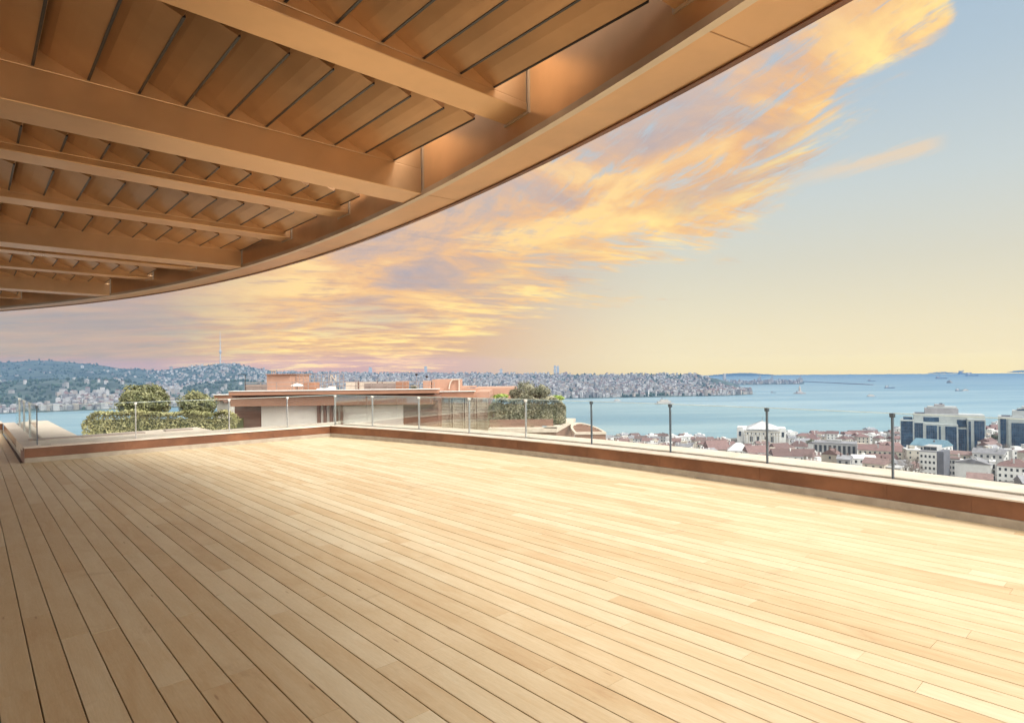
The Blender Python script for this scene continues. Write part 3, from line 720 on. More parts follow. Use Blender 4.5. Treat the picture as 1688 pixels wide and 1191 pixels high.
sh = simple('stair_house', 'salmon', [(697, 709, 627.5, 650, 39.5, 1.2), (712, 756, 625, 650, 40, 3)])
k = MB(); n_ = 12
pts_ = [pt(748.5 - 8 * math.cos(math.pi * i / n_ * .5), 641 - 16 * math.sin(math.pi * i / n_ * .5), 39.9) for i in range(n_ + 1)] + [pt(757, 625, 39.9), pt(757, 650, 39.9)]
for i in range(len(pts_) - 1): k.bar(pts_[i], pts_[i + 1], .08)
k.build('arch_trim', M['coping'], sh)
for a in (nb,): rebase(a)
for o in nb.children_recursive:
    pass

def leaf_cloud(k, center, rad, n, size, seed, squash=1.0, shell=.55, gaps=0.0):
    r_ = random.Random(seed); f = vnoise(seed)
    for _ in range(n):
        while True:
            v = Vector((r_.gauss(0, 1), r_.gauss(0, 1), r_.gauss(0, 1))).normalized()
            lump = .66 + .50 * f(v.x * 2.4 + 5, v.y * 2.4 + v.z * 1.9 + 5)
            if gaps and f(v.x * 3.1 + 40, v.z * 3.1 + v.y * 2 + 40) < gaps and r_.random() < .8: continue
            break
        rr_ = (shell + (1 - shell) * r_.random() ** .7) * lump
        p = Vector(center) + Vector((v.x * rad[0], v.y * rad[1], v.z * rad[2])) * rr_
        nrm = (v + Vector((r_.gauss(0, .6), r_.gauss(0, .6), r_.gauss(0, .6)))).normalized()
        u = nrm.cross(Vector((r_.gauss(0, 1), r_.gauss(0, 1), r_.gauss(0, 1)))).normalized(); w2 = nrm.cross(u)
        s_ = size * r_.uniform(.6, 1.3); k.cur = min(1, max(0, .5 + r_.gauss(0, .22)))
        k.poly([p - u * s_, p - w2 * s_ * .45, p + u * s_, p + w2 * s_ * .45])
def shrub(px, py, Y, rpx, hpx, mat, label, seed, n=5200, group=None, cat='shrub', name='round_shrub', zb=None):
    c = pt(px, py, Y); rx, rz = rpx / F_PX * Y, hpx / F_PX * Y
    zb = c.z - rz * 1.25 if zb is None else zb
    r_ = empty(name, (c.x, Y, zb)); tag(r_, label, cat, group)
    k = MB(); leaf_cloud(k, (0, 0, c.z - zb), (rx, rx, rz), n, rx * .055, seed, gaps=.43); k.build('foliage', M[mat], r_, fix=False)
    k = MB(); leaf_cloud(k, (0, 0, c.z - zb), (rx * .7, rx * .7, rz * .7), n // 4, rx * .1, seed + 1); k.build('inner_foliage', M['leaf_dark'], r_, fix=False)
    rq_ = random.Random(seed); k = MB(); k.tube([(0, 0, 0), (0, 0, (c.z - zb) * .5), (rx * .1, 0, c.z - zb)], [rx * .07, rx * .055, rx * .02])
    for i in range(7):
        a = i * .9 + rq_.random(); k.tube([(0, 0, (c.z - zb) * .35), (math.cos(a) * rx * .4, math.sin(a) * rx * .4, c.z - zb), (math.cos(a) * rx * .75, math.sin(a) * rx * .75, c.z - zb + rz * rq_.uniform(0, .5))], [rx * .035, rx * .02, rx * .008], 5)
    k.build('trunk', M['bark'], r_); return r_
shrub(235, 662, 37, 45, 31, 'leaf_olive', 'larger round clipped olive green shrub above the left hedge', 21, 7500, zb=-2.3)
shrub(326, 668, 37, 34, 27, 'leaf_olive', 'smaller round olive green shrub just left of the brown roof building', 22, 5500, zb=-2.3)
def hedge(x0, x1, yt, yb, Y, dep, mat, label, seed, n, size, rounded=True):
    X0, X1 = xpx(x0, Y), xpx(x1, Y); xm = (x0 + x1) / 2; z1, z0 = zpx(xm, yt, Y), zpx(xm, yb, Y)
    r_ = empty('clipped_hedge', ((X0 + X1) / 2, Y, z0)); tag(r_, label, 'hedge')
    rq_ = random.Random(seed); f = vnoise(seed); k = MB(); L_ = X1 - X0; H_ = z1 - z0
    for _ in range(n):
        u = rq_.random(); side = rq_.random()
        t = math.pi * rq_.random(); x_ = -L_ / 2 + u * L_
        end = min(1, min(u, 1 - u if rounded else 1) * L_ / (H_ * .55)); hh = H_ * (.55 + .45 * math.sqrt(end))
        hh *= .9 + .2 * f(x_ * 1.3 + 7, 3)
        if side < .5: p = Vector((x_, rq_.uniform(-.1, dep * .5), hh + rq_.gauss(0, .05))); nr = Vector((0, -.2, 1))
        else: p = Vector((x_, rq_.gauss(-.05, .06) + (hh * .12), rq_.random() * hh)); nr = Vector((0, -1, .3)); p.y += .25 * max(0, p.z / hh - .75)
        nr = (nr + Vector((rq_.gauss(0, .6), rq_.gauss(0, .6), rq_.gauss(0, .6)))).normalized(); uu = nr.cross(Vector((rq_.gauss(0, 1), rq_.gauss(0, 1), rq_.gauss(0, 1)))).normalized(); w2 = nr.cross(uu)
        s_ = size * rq_.uniform(.6, 1.4); k.cur = min(1, max(0, .3 + .4 * f(x_ * 2 + 3, p.z * 3 + 5) + rq_.gauss(0, .17)))
        k.poly([p - uu * s_, p - w2 * s_ * .5, p + uu * s_, p + w2 * s_ * .5])
    k.build('foliage', M[mat], r_, fix=False)
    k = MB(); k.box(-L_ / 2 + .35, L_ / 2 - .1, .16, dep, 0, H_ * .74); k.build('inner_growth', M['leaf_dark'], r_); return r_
hedge(133, 388, 681, 725, 34.4, 1.2, 'leaf_hedge', 'long low yellow green clipped hedge below the two round shrubs', 31, 9000, .075)
hedge(804, 932, 657, 698, 36, 1.4, 'leaf_grey', 'tall dark grey green hedge with pale flecks right of the slatted screens', 32, 8000, .07)
tree = empty('bushy_tree', (xpx(876, 41), 41, -2.3)); tag(tree, 'bushy grey green tree rising behind the right hedge', 'tree')
k = MB()
for i, (px, py, rp, hp) in enumerate(((866, 643, 21, 17), (893, 646, 17, 14), (850, 650, 12, 10), (880, 652, 24, 10))):
    c = pt(px, py, 41); leaf_cloud(k, (c.x - tree.location.x, .3 * i, c.z + 2.3), (rp / F_PX * 41, .8, hp / F_PX * 41), 2300, .06, 41 + i, shell=.4, gaps=.36)
k.build('crown', M['leaf_grey'], tree, fix=False)
k = MB(); k.tube([(0, 0, 0), (.05, 0, 1.2), (-.1, 0, 2.2)], [.14, .11, .06])
for dx in (-.9, -.4, .3, .8): k.tube([(.03, 0, 1.1), (dx * .6, .1, 1.9), (dx, .2, 2.9)], [.07, .045, .015], 5)
k.build('trunk', M['bark'], tree)
for i, (px, py, rp, hp, lab) in enumerate(((826, 652, 16, 5, 'bright green leafy plant beside the brown roof end'), (919, 655, 13, 6, 'bright yellow green plant at the right end of the hedge'))):
    c = pt(px, py, 37.5); r_ = empty('leafy_plant', (c.x, 37.5, c.z - .35)); tag(r_, lab, 'plant'); k = MB(); leaf_cloud(k, (0, 0, .3), (rp / F_PX * 37, .5, hp / F_PX * 37), 900, .06, 51 + i, shell=.2); k.build('foliage', M['leaf_bright'], r_, fix=False)
    k = MB(); k.tube([(0, 0, -1.6), (0, 0, .3)], [.04, .02]); k.build('stem', M['bark'], r_)
# planter with angled parapet on the right of the roof building
pw = empty('planter_wall', (xpx(870, 33), 33, -12)); tag(pw, 'pinkish brown planter wall with pale coping stepping away beneath the right hedge', 'planter')
def strip(k, pxs, zt, zb, th):
    P = [Vector((xpx(px, Y), Y)) for px, Y in pxs]
    for i in range(len(P) - 1):
        t = (P[i + 1] - P[i]).normalized(); nn = Vector((-t.y, t.x)) * th
        k.hexa([(*P[i], zb), (*P[i + 1], zb), (*(P[i + 1] + nn), zb), (*(P[i] + nn), zb)], [(*P[i], zt), (*P[i + 1], zt), (*(P[i + 1] + nn), zt), (*(P[i] + nn), zt)])
k = MB(); strip(k, [(805, 34.3), (916, 34), (946, 41)], -1.75, -12.5, .5); k.build('wall', M['brown_wall'], pw)
k = MB(); strip(k, [(804, 34.1), (917, 33.8), (948, 41)], -1.52, -1.745, .8); k.build('coping', M['coping'], pw)
k = MB(); strip(k, [(806, 35.6), (911, 35.3)], -1.15, -1.515, .4); k.build('planter_box', M['brown_wall'], pw)
k = MB(); strip(k, [(912, 35.2), (934, 41)], -.75, -1.51, .03); k.build('glass_panel', M['glass'], pw)
rebase(pw)
hp_ = empty('half_round_pergola', (xpx(972, 34), 34, -12)); tag(hp_, 'small half round white framed pergola with brown slats beyond the parapet', 'pergola')
zf = zpx(972, 712, 33.5); xa, xb = xpx(946, 33.5), xpx(998, 33.5); xc_ = (xa + xb) / 2; ry = 6.5; rx = (xb - xa) / 2
k = MB(); k.box(xa, xb, 33.4, 33.7, zf - .12, zf)
el_ = [(xc_ - rx * math.cos(math.pi * i / 24), 33.7 + ry * math.sin(math.pi * i / 24)) for i in range(25)]
for i in range(24):
    a, b_ = Vector(el_[i]), Vector(el_[i + 1]); ca = Vector((xc_, 33.7)); ia, ib = a + (ca - a) * .14, b_ + (ca - b_) * .14
    k.hexa([(*a, zf - .14), (*b_, zf - .14), (*ib, zf - .14), (*ia, zf - .14)], [(*a, zf), (*b_, zf), (*ib, zf), (*ia, zf)])
k.build('frame', M['coping'], hp_)
for i in range(6):
    yy = 34.3 + i * .95; hw = rx * .84 * math.sqrt(max(0, 1 - ((yy - 33.7) / ry) ** 2))
    k = MB(); k.box(xc_ - hw, xc_ + hw, yy, yy + .3, zf - .11, zf - .03); k.build('slat', M['brown_wall'], hp_)
k = MB(); k.box(xa + .03, xb - .03, 33.45, 33.65, zf - .45, zf - .125); k.build('fascia', M['brown_wall'], hp_)
for xx in (xa + .15, xb - .15):
    k = MB(); k.box(xx - .08, xx + .08, 33.46, 33.62, -12.5, zf - .455); k.build('post', M['brown_wall'], hp_)
rebase(hp_)
# things standing on the roof
def rz_(px): return zpx(px, 643, 40)
r_ = empty('parasol', tuple(pt(490, 650, 40))); tag(r_, 'white sagging parasol on the brown roof terrace', 'parasol')
k = MB(); k.lathe([(.02, .75), (.34, .65), (.46, .56), (.44, .54), (.3, .61), (.02, .69)], (0, 0, 0), 10); k.build('canopy', M['offwhite'], r_)
k = MB(); k.tube([(0, 0, 0), (0, 0, .70)], .025, 8); k.build('pole', M['rail'], r_)
k = MB(); k.lathe([(0, 0), (.25, 0), (.25, .06), (.05, .08), (0, .08)], (0, 0, 0), 12); k.build('base', M['rail'], r_)
for px, py, lab in ((687, 617, 'taller black globe lamp on a thin roof post'), (704, 620.5, 'shorter black globe lamp near the stair house on the roof')):
    b_ = pt(px, 650, 39); t_ = pt(px, py, 39); hgt = t_.z - b_.z
    r_ = empty('globe_lamp', tuple(b_)); tag(r_, lab, 'lamp')
    k = MB(); k.lathe([(.09 * math.sin(math.pi * i / 8) + .001, hgt - .09 * math.cos(math.pi * i / 8)) for i in range(9)], (0, 0, 0), 10); k.build('globe', M['black'], r_, smooth=True)
    k = MB(); k.tube([(0, 0, 0), (0, 0, hgt - .07)], .012, 6); k.build('post', M['rail'], r_)
b_ = pt(404.5, 650, 38); r_ = empty('lamp_post', tuple(b_)); tag(r_, 'black L shaped lamp post at the left end of the roof terrace', 'lamp')
k = MB(); k.tube([(0, 0, 0), (0, 0, 1.27)], .025, 6); k.build('post', M['black'], r_)
k = MB(); k.box(-.42, .02, -.03, .03, .255 + 1, 1.3); k.build('arm', M['black'], r_)
r_ = empty('potted_plant', tuple(pt(683, 650, 39))); tag(r_, 'small potted plant between the brown box and stair house on the roof', 'plant')
k = MB(); leaf_cloud(k, (0, 0, .48), (.3, .2, .18), 400, .04, 61, shell=.1); k.build('foliage', M['leaf_grey'], r_, fix=False)
k = MB(); k.lathe([(0, 0), (.12, 0), (.15, .38), (0, .38)], (0, 0, 0), 10); k.build('pot', M['salmon'], r_)

# ------------------------------------------------------------------ hillside town on the right
M['w_white'] = pm('house_white', (.66, .66, .65), .8, .08, .25, orand=.18); M['w_cream'] = pm('house_cream', (.43, .40, .35), .8, .1, .25, orand=.16)
M['w_grey'] = pm('house_grey', (.34, .34, .345), .8, .12, .25, orand=.2); M['w_beige'] = pm('house_beige', (.42, .37, .31), .8, .12, .25, orand=.2)
M['w_dark'] = pm('house_dark', (.10, .105, .13), .7, .15, .3)
M['r_red'] = pm('roof_red', (.145, .088, .085), .85, .22, .5, stretch=(1, 4, 1), orand=.28); M['r_brown'] = pm('roof_brown', (.15, .10, .095), .85, .2, .5, orand=.25)
M['r_grey'] = pm('roof_grey', (.20, .20, .22), .8, .2, .4, orand=.25); M['r_pale'] = pm('roof_pale', (.50, .50, .51), .8, .15, .4, orand=.2); M['r_blue'] = pm('roof_blue', (.11, .20, .26), .6, .15, .2)
M['w_tower'] = pm('tower_frame', (.36, .39, .39), .6, .1, .25)
M['window'] = pm('window_glass', (.035, .045, .06), .2, .3, .3, spec=.6)
M['tower_glass'] = pm('tower_glass', (.018, .045, .10), .12, .5, .22, spec=.7, c2=(.05, .10, .17), stretch=(1, 1, .7))
WM = {}
def window(parent, x_, y_, z_, wd, ht, rz=0):
    key = (round(wd, 1), round(ht, 1))
    if key not in WM:
        k = MB(); k.box(-wd / 2, wd / 2, -.06, .05, 0, ht); o = k.build('window', M['window']); WM[key] = o; first = True
    else:
        o = WM[key].copy(); COL.objects.link(o)
    o.parent = parent; o.location = (x_, y_, z_); o.rotation_euler = (0, 0, rz); return o
houses = []
def house(X, Y, L_, W_, zt, wall, roof, kind, rz, label, group=None, rh=2.2, rows=2, cols=3, name='town_house', cat='house', win=True, wsize=(1.1, 1.5), rowh=3.0, side=True, top=.9):
    zg = min(ground(X, Y), zt - 5) - 1.0
    r_ = empty(name, (X, Y, zg), rz); tag(r_, label, cat, group); h_ = zt - zg
    k = MB(); k.box(-L_ / 2, L_ / 2, -W_ / 2, W_ / 2, 0, h_); k.build('wall', M[wall], r_)
    k = MB()
    if kind == 'gable': k.gable(-L_ / 2, L_ / 2, -W_ / 2, W_ / 2, h_ + .02, h_ + rh)
    elif kind == 'hip': k.gable(-L_ / 2, L_ / 2, -W_ / 2, W_ / 2, h_ + .02, h_ + rh, hip=W_ * .45)
    else:
        k.box(-L_ / 2 - .15, L_ / 2 + .15, -W_ / 2 - .15, W_ / 2 + .15, h_ + .01, h_ + .45)
    k.build('roof', M[roof], r_)
    if kind == 'flat' and L_ > 7:
        k = MB(); k.box(-L_ * .2, L_ * .15, -W_ * .2, W_ * .2, h_ + .46, h_ + 2.2); k.build('roof_hut', M[wall], r_)
    if win:
        for j in range(rows):
            for i in range(cols):
                window(r_, -L_ / 2 + L_ * (i + .5) / cols, -W_ / 2 - .01, h_ - top - wsize[1] - j * rowh, *wsize)
            if side:
                for i in range(max(1, cols - 1)):
                    for sg in (-1, 1): window(r_, sg * (L_ / 2 + .01), -W_ / 2 + W_ * (i + .5) / max(1, cols - 1), h_ - top - wsize[1] - j * rowh, *wsize, R(90))
    ch = MB()
    rc_ = random.Random(int(X * 7 + Y * 3))
    for _ in range(rc_.choice((1, 2, 3))):
        cx_, cy_ = rc_.uniform(-L_ * .4, L_ * .4), rc_.uniform(-W_ * .3, W_ * .3); ch.box(cx_ - .35, cx_ + .35, cy_ - .3, cy_ + .3, h_ - .2, h_ + (rh * .7 if kind != 'flat' else .3) + rc_.uniform(.9, 2.0))
    ch.build('chimney', M[rc_.choice(('w_grey', 'w_white', 'r_brown'))], r_)
    houses.append((X, Y, max(L_, W_) * .62)); return r_
def hpx(x0, x1, ye, Y, W_, wall, roof, kind, rz, label, **kw):
    xm = (x0 + x1) / 2; X = xpx(xm, Y); cp_ = Y / math.hypot(X, Y); return house(X + X / Y * W_ / 2, Y + W_ / 2, (x1 - x0) / F_PX * Y * cp_, W_, zpx(xm, ye, Y), wall, roof, kind, R(rz) - math.atan2(X, Y), label, **kw)
# named buildings first
r_ = hpx(1519.5, 1548, 745.5, 306, 13, 'w_white', 'r_grey', 'flat', -14, 'white five storey block with small square windows and dark side wall', rows=4, cols=4, wsize=(.9, 1.3), top=1.6, side=False, name='apartment_block', cat='building')
h_ = r_.children[0].dimensions.z if False else 0
k = MB(); zt_ = zpx(1533, 745.5, 306) - r_.location.z
k.box(3.75, 6.6, -5.6, 6.3, 0, zt_ + .6); k.build('dark_side_wall', M['w_dark'], r_)
k = MB(); k.box(-2.2, 3.5, -4.6, 5, zt_ + .47, zt_ + 2.9); k.build('penthouse', M['w_grey'], r_)
for xx in (-1.5, .0, 1.5, 2.8): window(r_, xx, -4.62, zt_ + .9, 1.4, 1.5)
hpx(1586, 1624, 766, 300, 15, 'w_white', 'r_grey', 'gable', 78, 'white house with tall blank gable wall left of the red roofed flats', rows=2, cols=1, rh=2.4, wsize=(2.2, 2.4), side=False)
hpx(1629, 1639, 762, 301, 8, 'w_white', 'r_pale', 'flat', 0, 'narrow white stair block with stacked brown windows', rows=3, cols=1, wsize=(1.9, 2.2), side=False)
hpx(1643, 1702, 770, 290, 13, 'w_white', 'r_red', 'hip', -4, 'white flats with red hipped roof at the right picture edge', rows=3, cols=6, rh=3.2, wsize=(.9, 1.4))
hpx(1592, 1634, 790, 262, 11, 'w_beige', 'r_brown', 'gable', 0, 'low house showing only its brown gable roof above the parapet', rows=1, cols=2, rh=2)
hpx(1676, 1704, 797, 250, 9, 'w_grey', 'r_grey', 'gable', 20, 'grey roofed house cut by the right picture edge above the parapet', rows=1, cols=2, rh=2.6)
hpx(1562, 1581, 757, 330, 12, 'w_grey', 'r_brown', 'flat', -3, 'grey block with white framed windows right of the white five storey block', rows=3, cols=3)
hpx(1566, 1606, 750, 365, 14, 'w_cream', 'r_brown', 'gable', -6, 'cream house with wide flat brown roof below the glass tower', rows=2, cols=4, rh=1.8)
hpx(1603, 1655, 748, 350, 15, 'w_grey', 'r_grey', 'gable', -5, 'long dark grey roof with white ridge right of the glass tower', rows=1, cols=5, rh=2.4)
r_ = hpx(1506, 1562, 736, 395, 16, 'w_white', 'r_blue', 'gable', -24, 'white building with bright blue metal roof in front of the glass tower', rows=2, cols=4, rh=4.2, name='blue_roof_building', cat='building')
hpx(1489, 1514, 742, 372, 11, 'w_cream', 'r_pale', 'flat', 12, 'pale cream block with rounded top left of the blue roof', rows=4, cols=2, wsize=(.8, 1.2))
hpx(1413, 1487, 743, 405, 12, 'w_cream', 'r_red', 'gable', -4, 'long cream row building under one red roof behind the balustrade post', rows=3, cols=9, rh=3.4, wsize=(1.2, 1.4))
r_ = hpx(1340, 1411, 731, 430, 16, 'w_grey', 'r_grey', 'flat', -3, 'grey office block with tall glazed bays and flat cluttered roof', rows=1, cols=9, wsize=(1.7, 6.2), top=1.4, name='office_block', cat='building')
hpx(1360, 1379, 750, 330, 9, 'w_beige', 'r_red', 'gable', 70, 'small house with pinkish red gable roof below the grey office block', rows=1, cols=2, rh=3)
hpx(1380, 1402, 757, 318, 9, 'w_grey', 'r_grey', 'gable', -10, 'low grey roofed house above the parapet beside the pinkish gable', rows=1, cols=2, rh=1.8)
hpx(1402, 1440, 756, 325, 10, 'w_white', 'r_pale', 'gable', 8, 'house with pale metal roof below the long red roof', rows=1, cols=4, rh=1.6)
hpx(1424, 1462, 765, 300, 10, 'w_beige', 'r_brown', 'gable', -16, 'brown roofed house above the parapet left of the balustrade post', rows=1, cols=3, rh=2.6)
hpx(1462, 1486, 772, 296, 9, 'w_cream', 'r_pale', 'flat', -10, 'cream house with flat pale roof beside the bare trees', rows=1, cols=3)
hpx(1198, 1234, 743, 480, 15, 'w_white', 'r_pale', 'hip', 0, 'white house with white hipped roof in front of the palace', rows=1, cols=4, rh=6)
hpx(1160, 1197, 741, 500, 14, 'w_beige', 'r_red', 'gable', 25, 'red roofed house left of the white hipped roof', rows=1, cols=3, rh=7)
hpx(1226, 1266, 746, 440, 13, 'w_white', 'r_red', 'gable', 18, 'white house with red gable roof behind a balustrade post', rows=2, cols=4, rh=4.5)
hpx(1268, 1342, 752, 420, 14, 'w_white', 'r_red', 'gable', 15, 'long white house with red roof below the palace', rows=2, cols=7, rh=4.6)
hpx(1268, 1300, 741, 500, 12, 'w_grey', 'r_red', 'gable', 35, 'grey house with steep red roof right of the palace pediment', rows=1, cols=3, rh=5)
hpx(1300, 1332, 736, 540, 13, 'w_white', 'r_red', 'hip', -12, 'white house with red hipped roof right of the palace', rows=1, cols=3, rh=4.5)
hpx(1326, 1350, 724, 600, 14, 'w_white', 'r_red', 'hip', -8, 'tall red roofed house standing against the water right of the palace', rows=2, cols=3, rh=6)
hpx(1190, 1212, 737, 560, 12, 'w_grey', 'r_red', 'gable', 50, 'steep red roof at the left foot of the palace', rows=1, cols=2, rh=5)

# glass towers
def glass_tower(x0, Y, scale, label, blocks, top_parts):
    X = xpx(x0, Y); zg = ground(X, Y) - 1; cp_ = Y / math.hypot(X, Y)
    r_ = empty('glass_tower', (X, Y, zg), -math.atan2(X, Y)); tag(r_, label, 'office tower')
    def bx(k, a, b, yt, yb, d0, d1): k.box((xpx(a, Y) - X) * cp_, (xpx(b, Y) - X) * cp_, d0, d1, (zpx(a, yb, Y) - zg) if yb else 0, zpx((a + b) / 2, yt, Y) - zg)
    for (a, b, yt, d0, d1, gl) in blocks:
        k = MB(); bx(k, a, b, yt, None, d0, d1); bo = k.build('frame_block', M['w_tower'], r_)
        for (ga, gb, gy) in gl:
            k = MB(); bx(k, ga, gb, gy, None, d0 - .5, d0 + .3); go = k.build('glass_facade', M['tower_glass'], r_)
            k = MB(); nfl = 10
            for i in range(1, nfl):
                yy = gy + (742 - gy) * i / nfl; k.box((xpx(ga, Y) - X) * cp_, (xpx(gb, Y) - X) * cp_, d0 - .62, d0 - .5, zpx(ga, yy + .22, Y) - zg, zpx(ga, yy, Y) - zg)
            nv = max(2, int((gb - ga) / 3.2))
            for i in range(1, nv):
                xx = ga + (gb - ga) * i / nv; k.box((xpx(xx - .14, Y) - X) * cp_, (xpx(xx + .14, Y) - X) * cp_, d0 - .61, d0 - .5, 0, zpx(xx, gy, Y) - zg - .2)
            k.build('mullions', M['w_dark'], go)
    for (nm, a, b, yt, yb, d0, d1, mt_) in top_parts:
        k = MB(); bx(k, a, b, yt, yb, d0, d1); k.build(nm, M[mt_], r_)
    houses.append((X + 25, Y + 10, 42)); return r_
glass_tower(1484, 540, 1, 'glass office tower with cream piers and stepped top in front of the sea',
    [(1483, 1506, 692, 1, 26, [(1484.2, 1503.4, 693.5)]), (1503.5, 1523, 694.5, 3, 26, [(1505.2, 1520, 696)]), (1520, 1544, 696, 0, 26, [(1525, 1541.8, 698.6)]), (1544, 1575, 696.5, 2.5, 26, [(1545, 1548, 700), (1555, 1572.3, 699.6)]), (1573, 1590, 701, 6, 26, [(1574.5, 1588, 703.5)]), (1589, 1616, 686.5, 3, 26, [(1590.5, 1594, 690), (1599, 1614.3, 689)])],
    [('upper_block', 1505, 1616, 681, 697, 9, 30, 'w_tower'), ('dark_band', 1521, 1546, 686.5, 694, 8.6, 9.2, 'tower_glass'), ('dark_band', 1574, 1588, 689, 700, 8.6, 9.2, 'tower_glass'), ('upper_block', 1524, 1577, 672.5, 682, 13, 30, 'w_grey'), ('roof_block', 1529, 1575, 669.5, 672.4, 15, 29, 'w_tower'), ('roof_block', 1540, 1556, 666, 669.4, 17, 26, 'w_grey'), ('roof_plant', 1548, 1553, 664.3, 665.9, 19, 23, 'w_dark'), ('roof_plant', 1507, 1523, 679.6, 680.9, 11, 16, 'w_dark'), ('roof_plant', 1488, 1503, 687.5, 691.9, 8, 16, 'tower_glass')])
glass_tower(1642, 545, 1, 'second glass office tower with cream piers cut by the right picture edge',
    [(1644, 1668, 686, 2, 24, [(1648, 1657.5, 689.5)]), (1661, 1740, 688, 0, 24, [(1666, 1735, 695)])],
    [('upper_block', 1668, 1740, 676, 688, 8, 28, 'w_tower'), ('dark_band', 1676, 1740, 673.5, 675.9, 9, 28, 'tower_glass'), ('roof_block', 1684, 1740, 669, 673.4, 12, 26, 'w_tower'), ('roof_plant', 1650, 1664, 684, 685.9, 5, 9, 'w_dark')])
# waterfront palace
Y = 665; X = xpx(1252, Y); zg = ground(X, Y) - 1
pal = empty('palace', (X, Y, zg)); tag(pal, 'white waterfront palace hall with low pyramid roof and rows of columns', 'palace')
def pz(py): return zpx(1252, py, Y) - zg
pal.rotation_euler = (0, 0, -math.atan2(X, Y)); cpl = Y / math.hypot(X, Y)
def pxx(px): return (xpx(px, Y) - X) * cpl
k = MB(); k.box(pxx(1213), pxx(1294), 6, 46, 0, pz(708)); k.build('wall', M['w_white'], pal)
k = MB(); k.box(pxx(1226), pxx(1284), 0, 6.5, 0, pz(710.5)); k.build('front_wall', M['w_white'], pal)
k = MB(); k.gable(pxx(1229), pxx(1282), 2, 44, pz(707.8), pz(695.5), hip=17.2); k.build('pyramid_roof', M['r_pale'], pal)
for a, b in ((1213, 1223), (1284, 1294)):
    k = MB(); k.box(pxx(a), pxx(b), 5, 15, 0, pz(705)); tw = k.build('corner_tower', M['w_white'], pal)
    window(pal, pxx((a + b) / 2), 4.95, pz(720), 2.6, 5.5)
k = MB(); k.box(pxx(1225), pxx(1285), -.6, .1, pz(712.5), pz(710.2)); k.build('cornice', M['w_cream'], pal)
k = MB(); k.box(pxx(1225), pxx(1285), -.5, .1, pz(717.5), pz(716.6)); k.build('cornice', M['w_cream'], pal)
for i in range(13):
    xx = 1228 + i * 4.5; k = MB(); k.box(pxx(xx) - .35, pxx(xx) + .35, -.55, .1, pz(735), pz(712.6)); k.build('column', M['w_cream'], pal)
for xx in (1237, 1248.5, 1261, 1272): window(pal, pxx(xx), -.05, pz(728), 3.0, 6.0)
for i in range(8): window(pal, pxx(1231 + i * 6.6), -.05, pz(716), 1.2, 1.9)
k = MB(); k.tube([(pxx(1256), 20, pz(696)), (pxx(1256), 20, pz(688.5))], .18, 5); k.build('flagpole', M['rail'], pal)
houses.append((X, Y + 20, 40))

# filler houses on the slope: one prototype per look, copied
rf = random.Random(77)
combos = [('w_white', 'r_red', 'gable', 'white walls and a red tiled roof'), ('w_cream', 'r_red', 'hip', 'cream walls and a red hipped roof'), ('w_grey', 'r_brown', 'gable', 'grey walls and a brown roof'), ('w_white', 'r_pale', 'flat', 'white walls and a flat pale roof'), ('w_beige', 'r_grey', 'flat', 'beige walls and a flat grey roof'), ('w_white', 'r_grey', 'gable', 'white walls and a dark grey roof'), ('w_cream', 'r_brown', 'hip', 'cream walls and a brown hipped roof')]
protos = {}
cnt = 0; tries = 0
while cnt < 275 and tries < 9000:
    tries += 1
    azd = rf.uniform(8.5, 41.5); q_ = rf.uniform(.40, .975); r2 = shore(azd) * q_; X, Y = r2 * math.sin(R(azd)), r2 * math.cos(R(azd))
    if any((X - hx) ** 2 + (Y - hy) ** 2 < (hr + 7.2) ** 2 for hx, hy, hr in houses): continue
    px = CX + X / Y * F_PX
    if 1480 < px < 1625 and 400 < Y < 560: continue
    if 1636 < px < 1700 and 400 < Y < 560: continue
    if 1195 < px < 1310 and 560 < Y < 700: continue
    c = rf.choice(combos if q_ < .85 else combos[3:6] + combos[:1])
    sx = rf.choice(((9, 8), (13, 9), (11, 10), (16, 10)))
    key = (c[3], sx)
    zt = ground(X, Y) + (rf.uniform(7, 12) if q_ < .85 else rf.uniform(3, 6.5))
    if key not in protos:
        o = house(X, Y, sx[0], sx[1], ground(X, Y) + 9.5, c[0], c[1], c[2], R(rf.uniform(-35, 35)), 'small town house with %s on the slope' % c[3], group='town houses with ' + c[3], rows=2, cols=3, side=False, rh=rf.uniform(2, 3.2))
        protos[key] = o
    else:
        o = copy_tree(protos[key]); o.rotation_euler = (0, 0, R(rf.uniform(-40, 40))); houses.append((X, Y, sx[0] * .62))
    o.location = (X, Y, zt - 10.5); cnt += 1

# trees of the town
def bare_tree(X, Y, h_, label, seed, group):
    zg = ground(X, Y); r_ = empty('bare_tree', (X, Y, zg)); tag(r_, label, 'tree', group); rq_ = random.Random(seed)
    k = MB(); k.tube([(0, 0, -1), (0, 0, h_ * .35), (.2, 0, h_ * .6)], [.35, .26, .14], 6); k.build('trunk', M['bark'], r_)
    k = MB()
    def br(p, dvec, L_, rd, dep):
        q2 = p + dvec * L_; k.tube([p, q2], [rd, rd * .6], 4)
        if dep:
            for _ in range(4): br(p + dvec * L_ * rq_.uniform(.5, 1), (dvec + Vector((rq_.gauss(0, .55), rq_.gauss(0, .55), rq_.gauss(.1, .4)))).normalized(), L_ * .62, rd * .6, dep - 1)
    for i in range(7):
        a = i * .9; br(Vector((0, 0, h_ * rq_.uniform(.25, .5))), Vector((math.cos(a) * .7, math.sin(a) * .7, .8)).normalized(), h_ * .3, .12, 3)
    k.build('crown', M['twig'], r_, fix=False); return r_
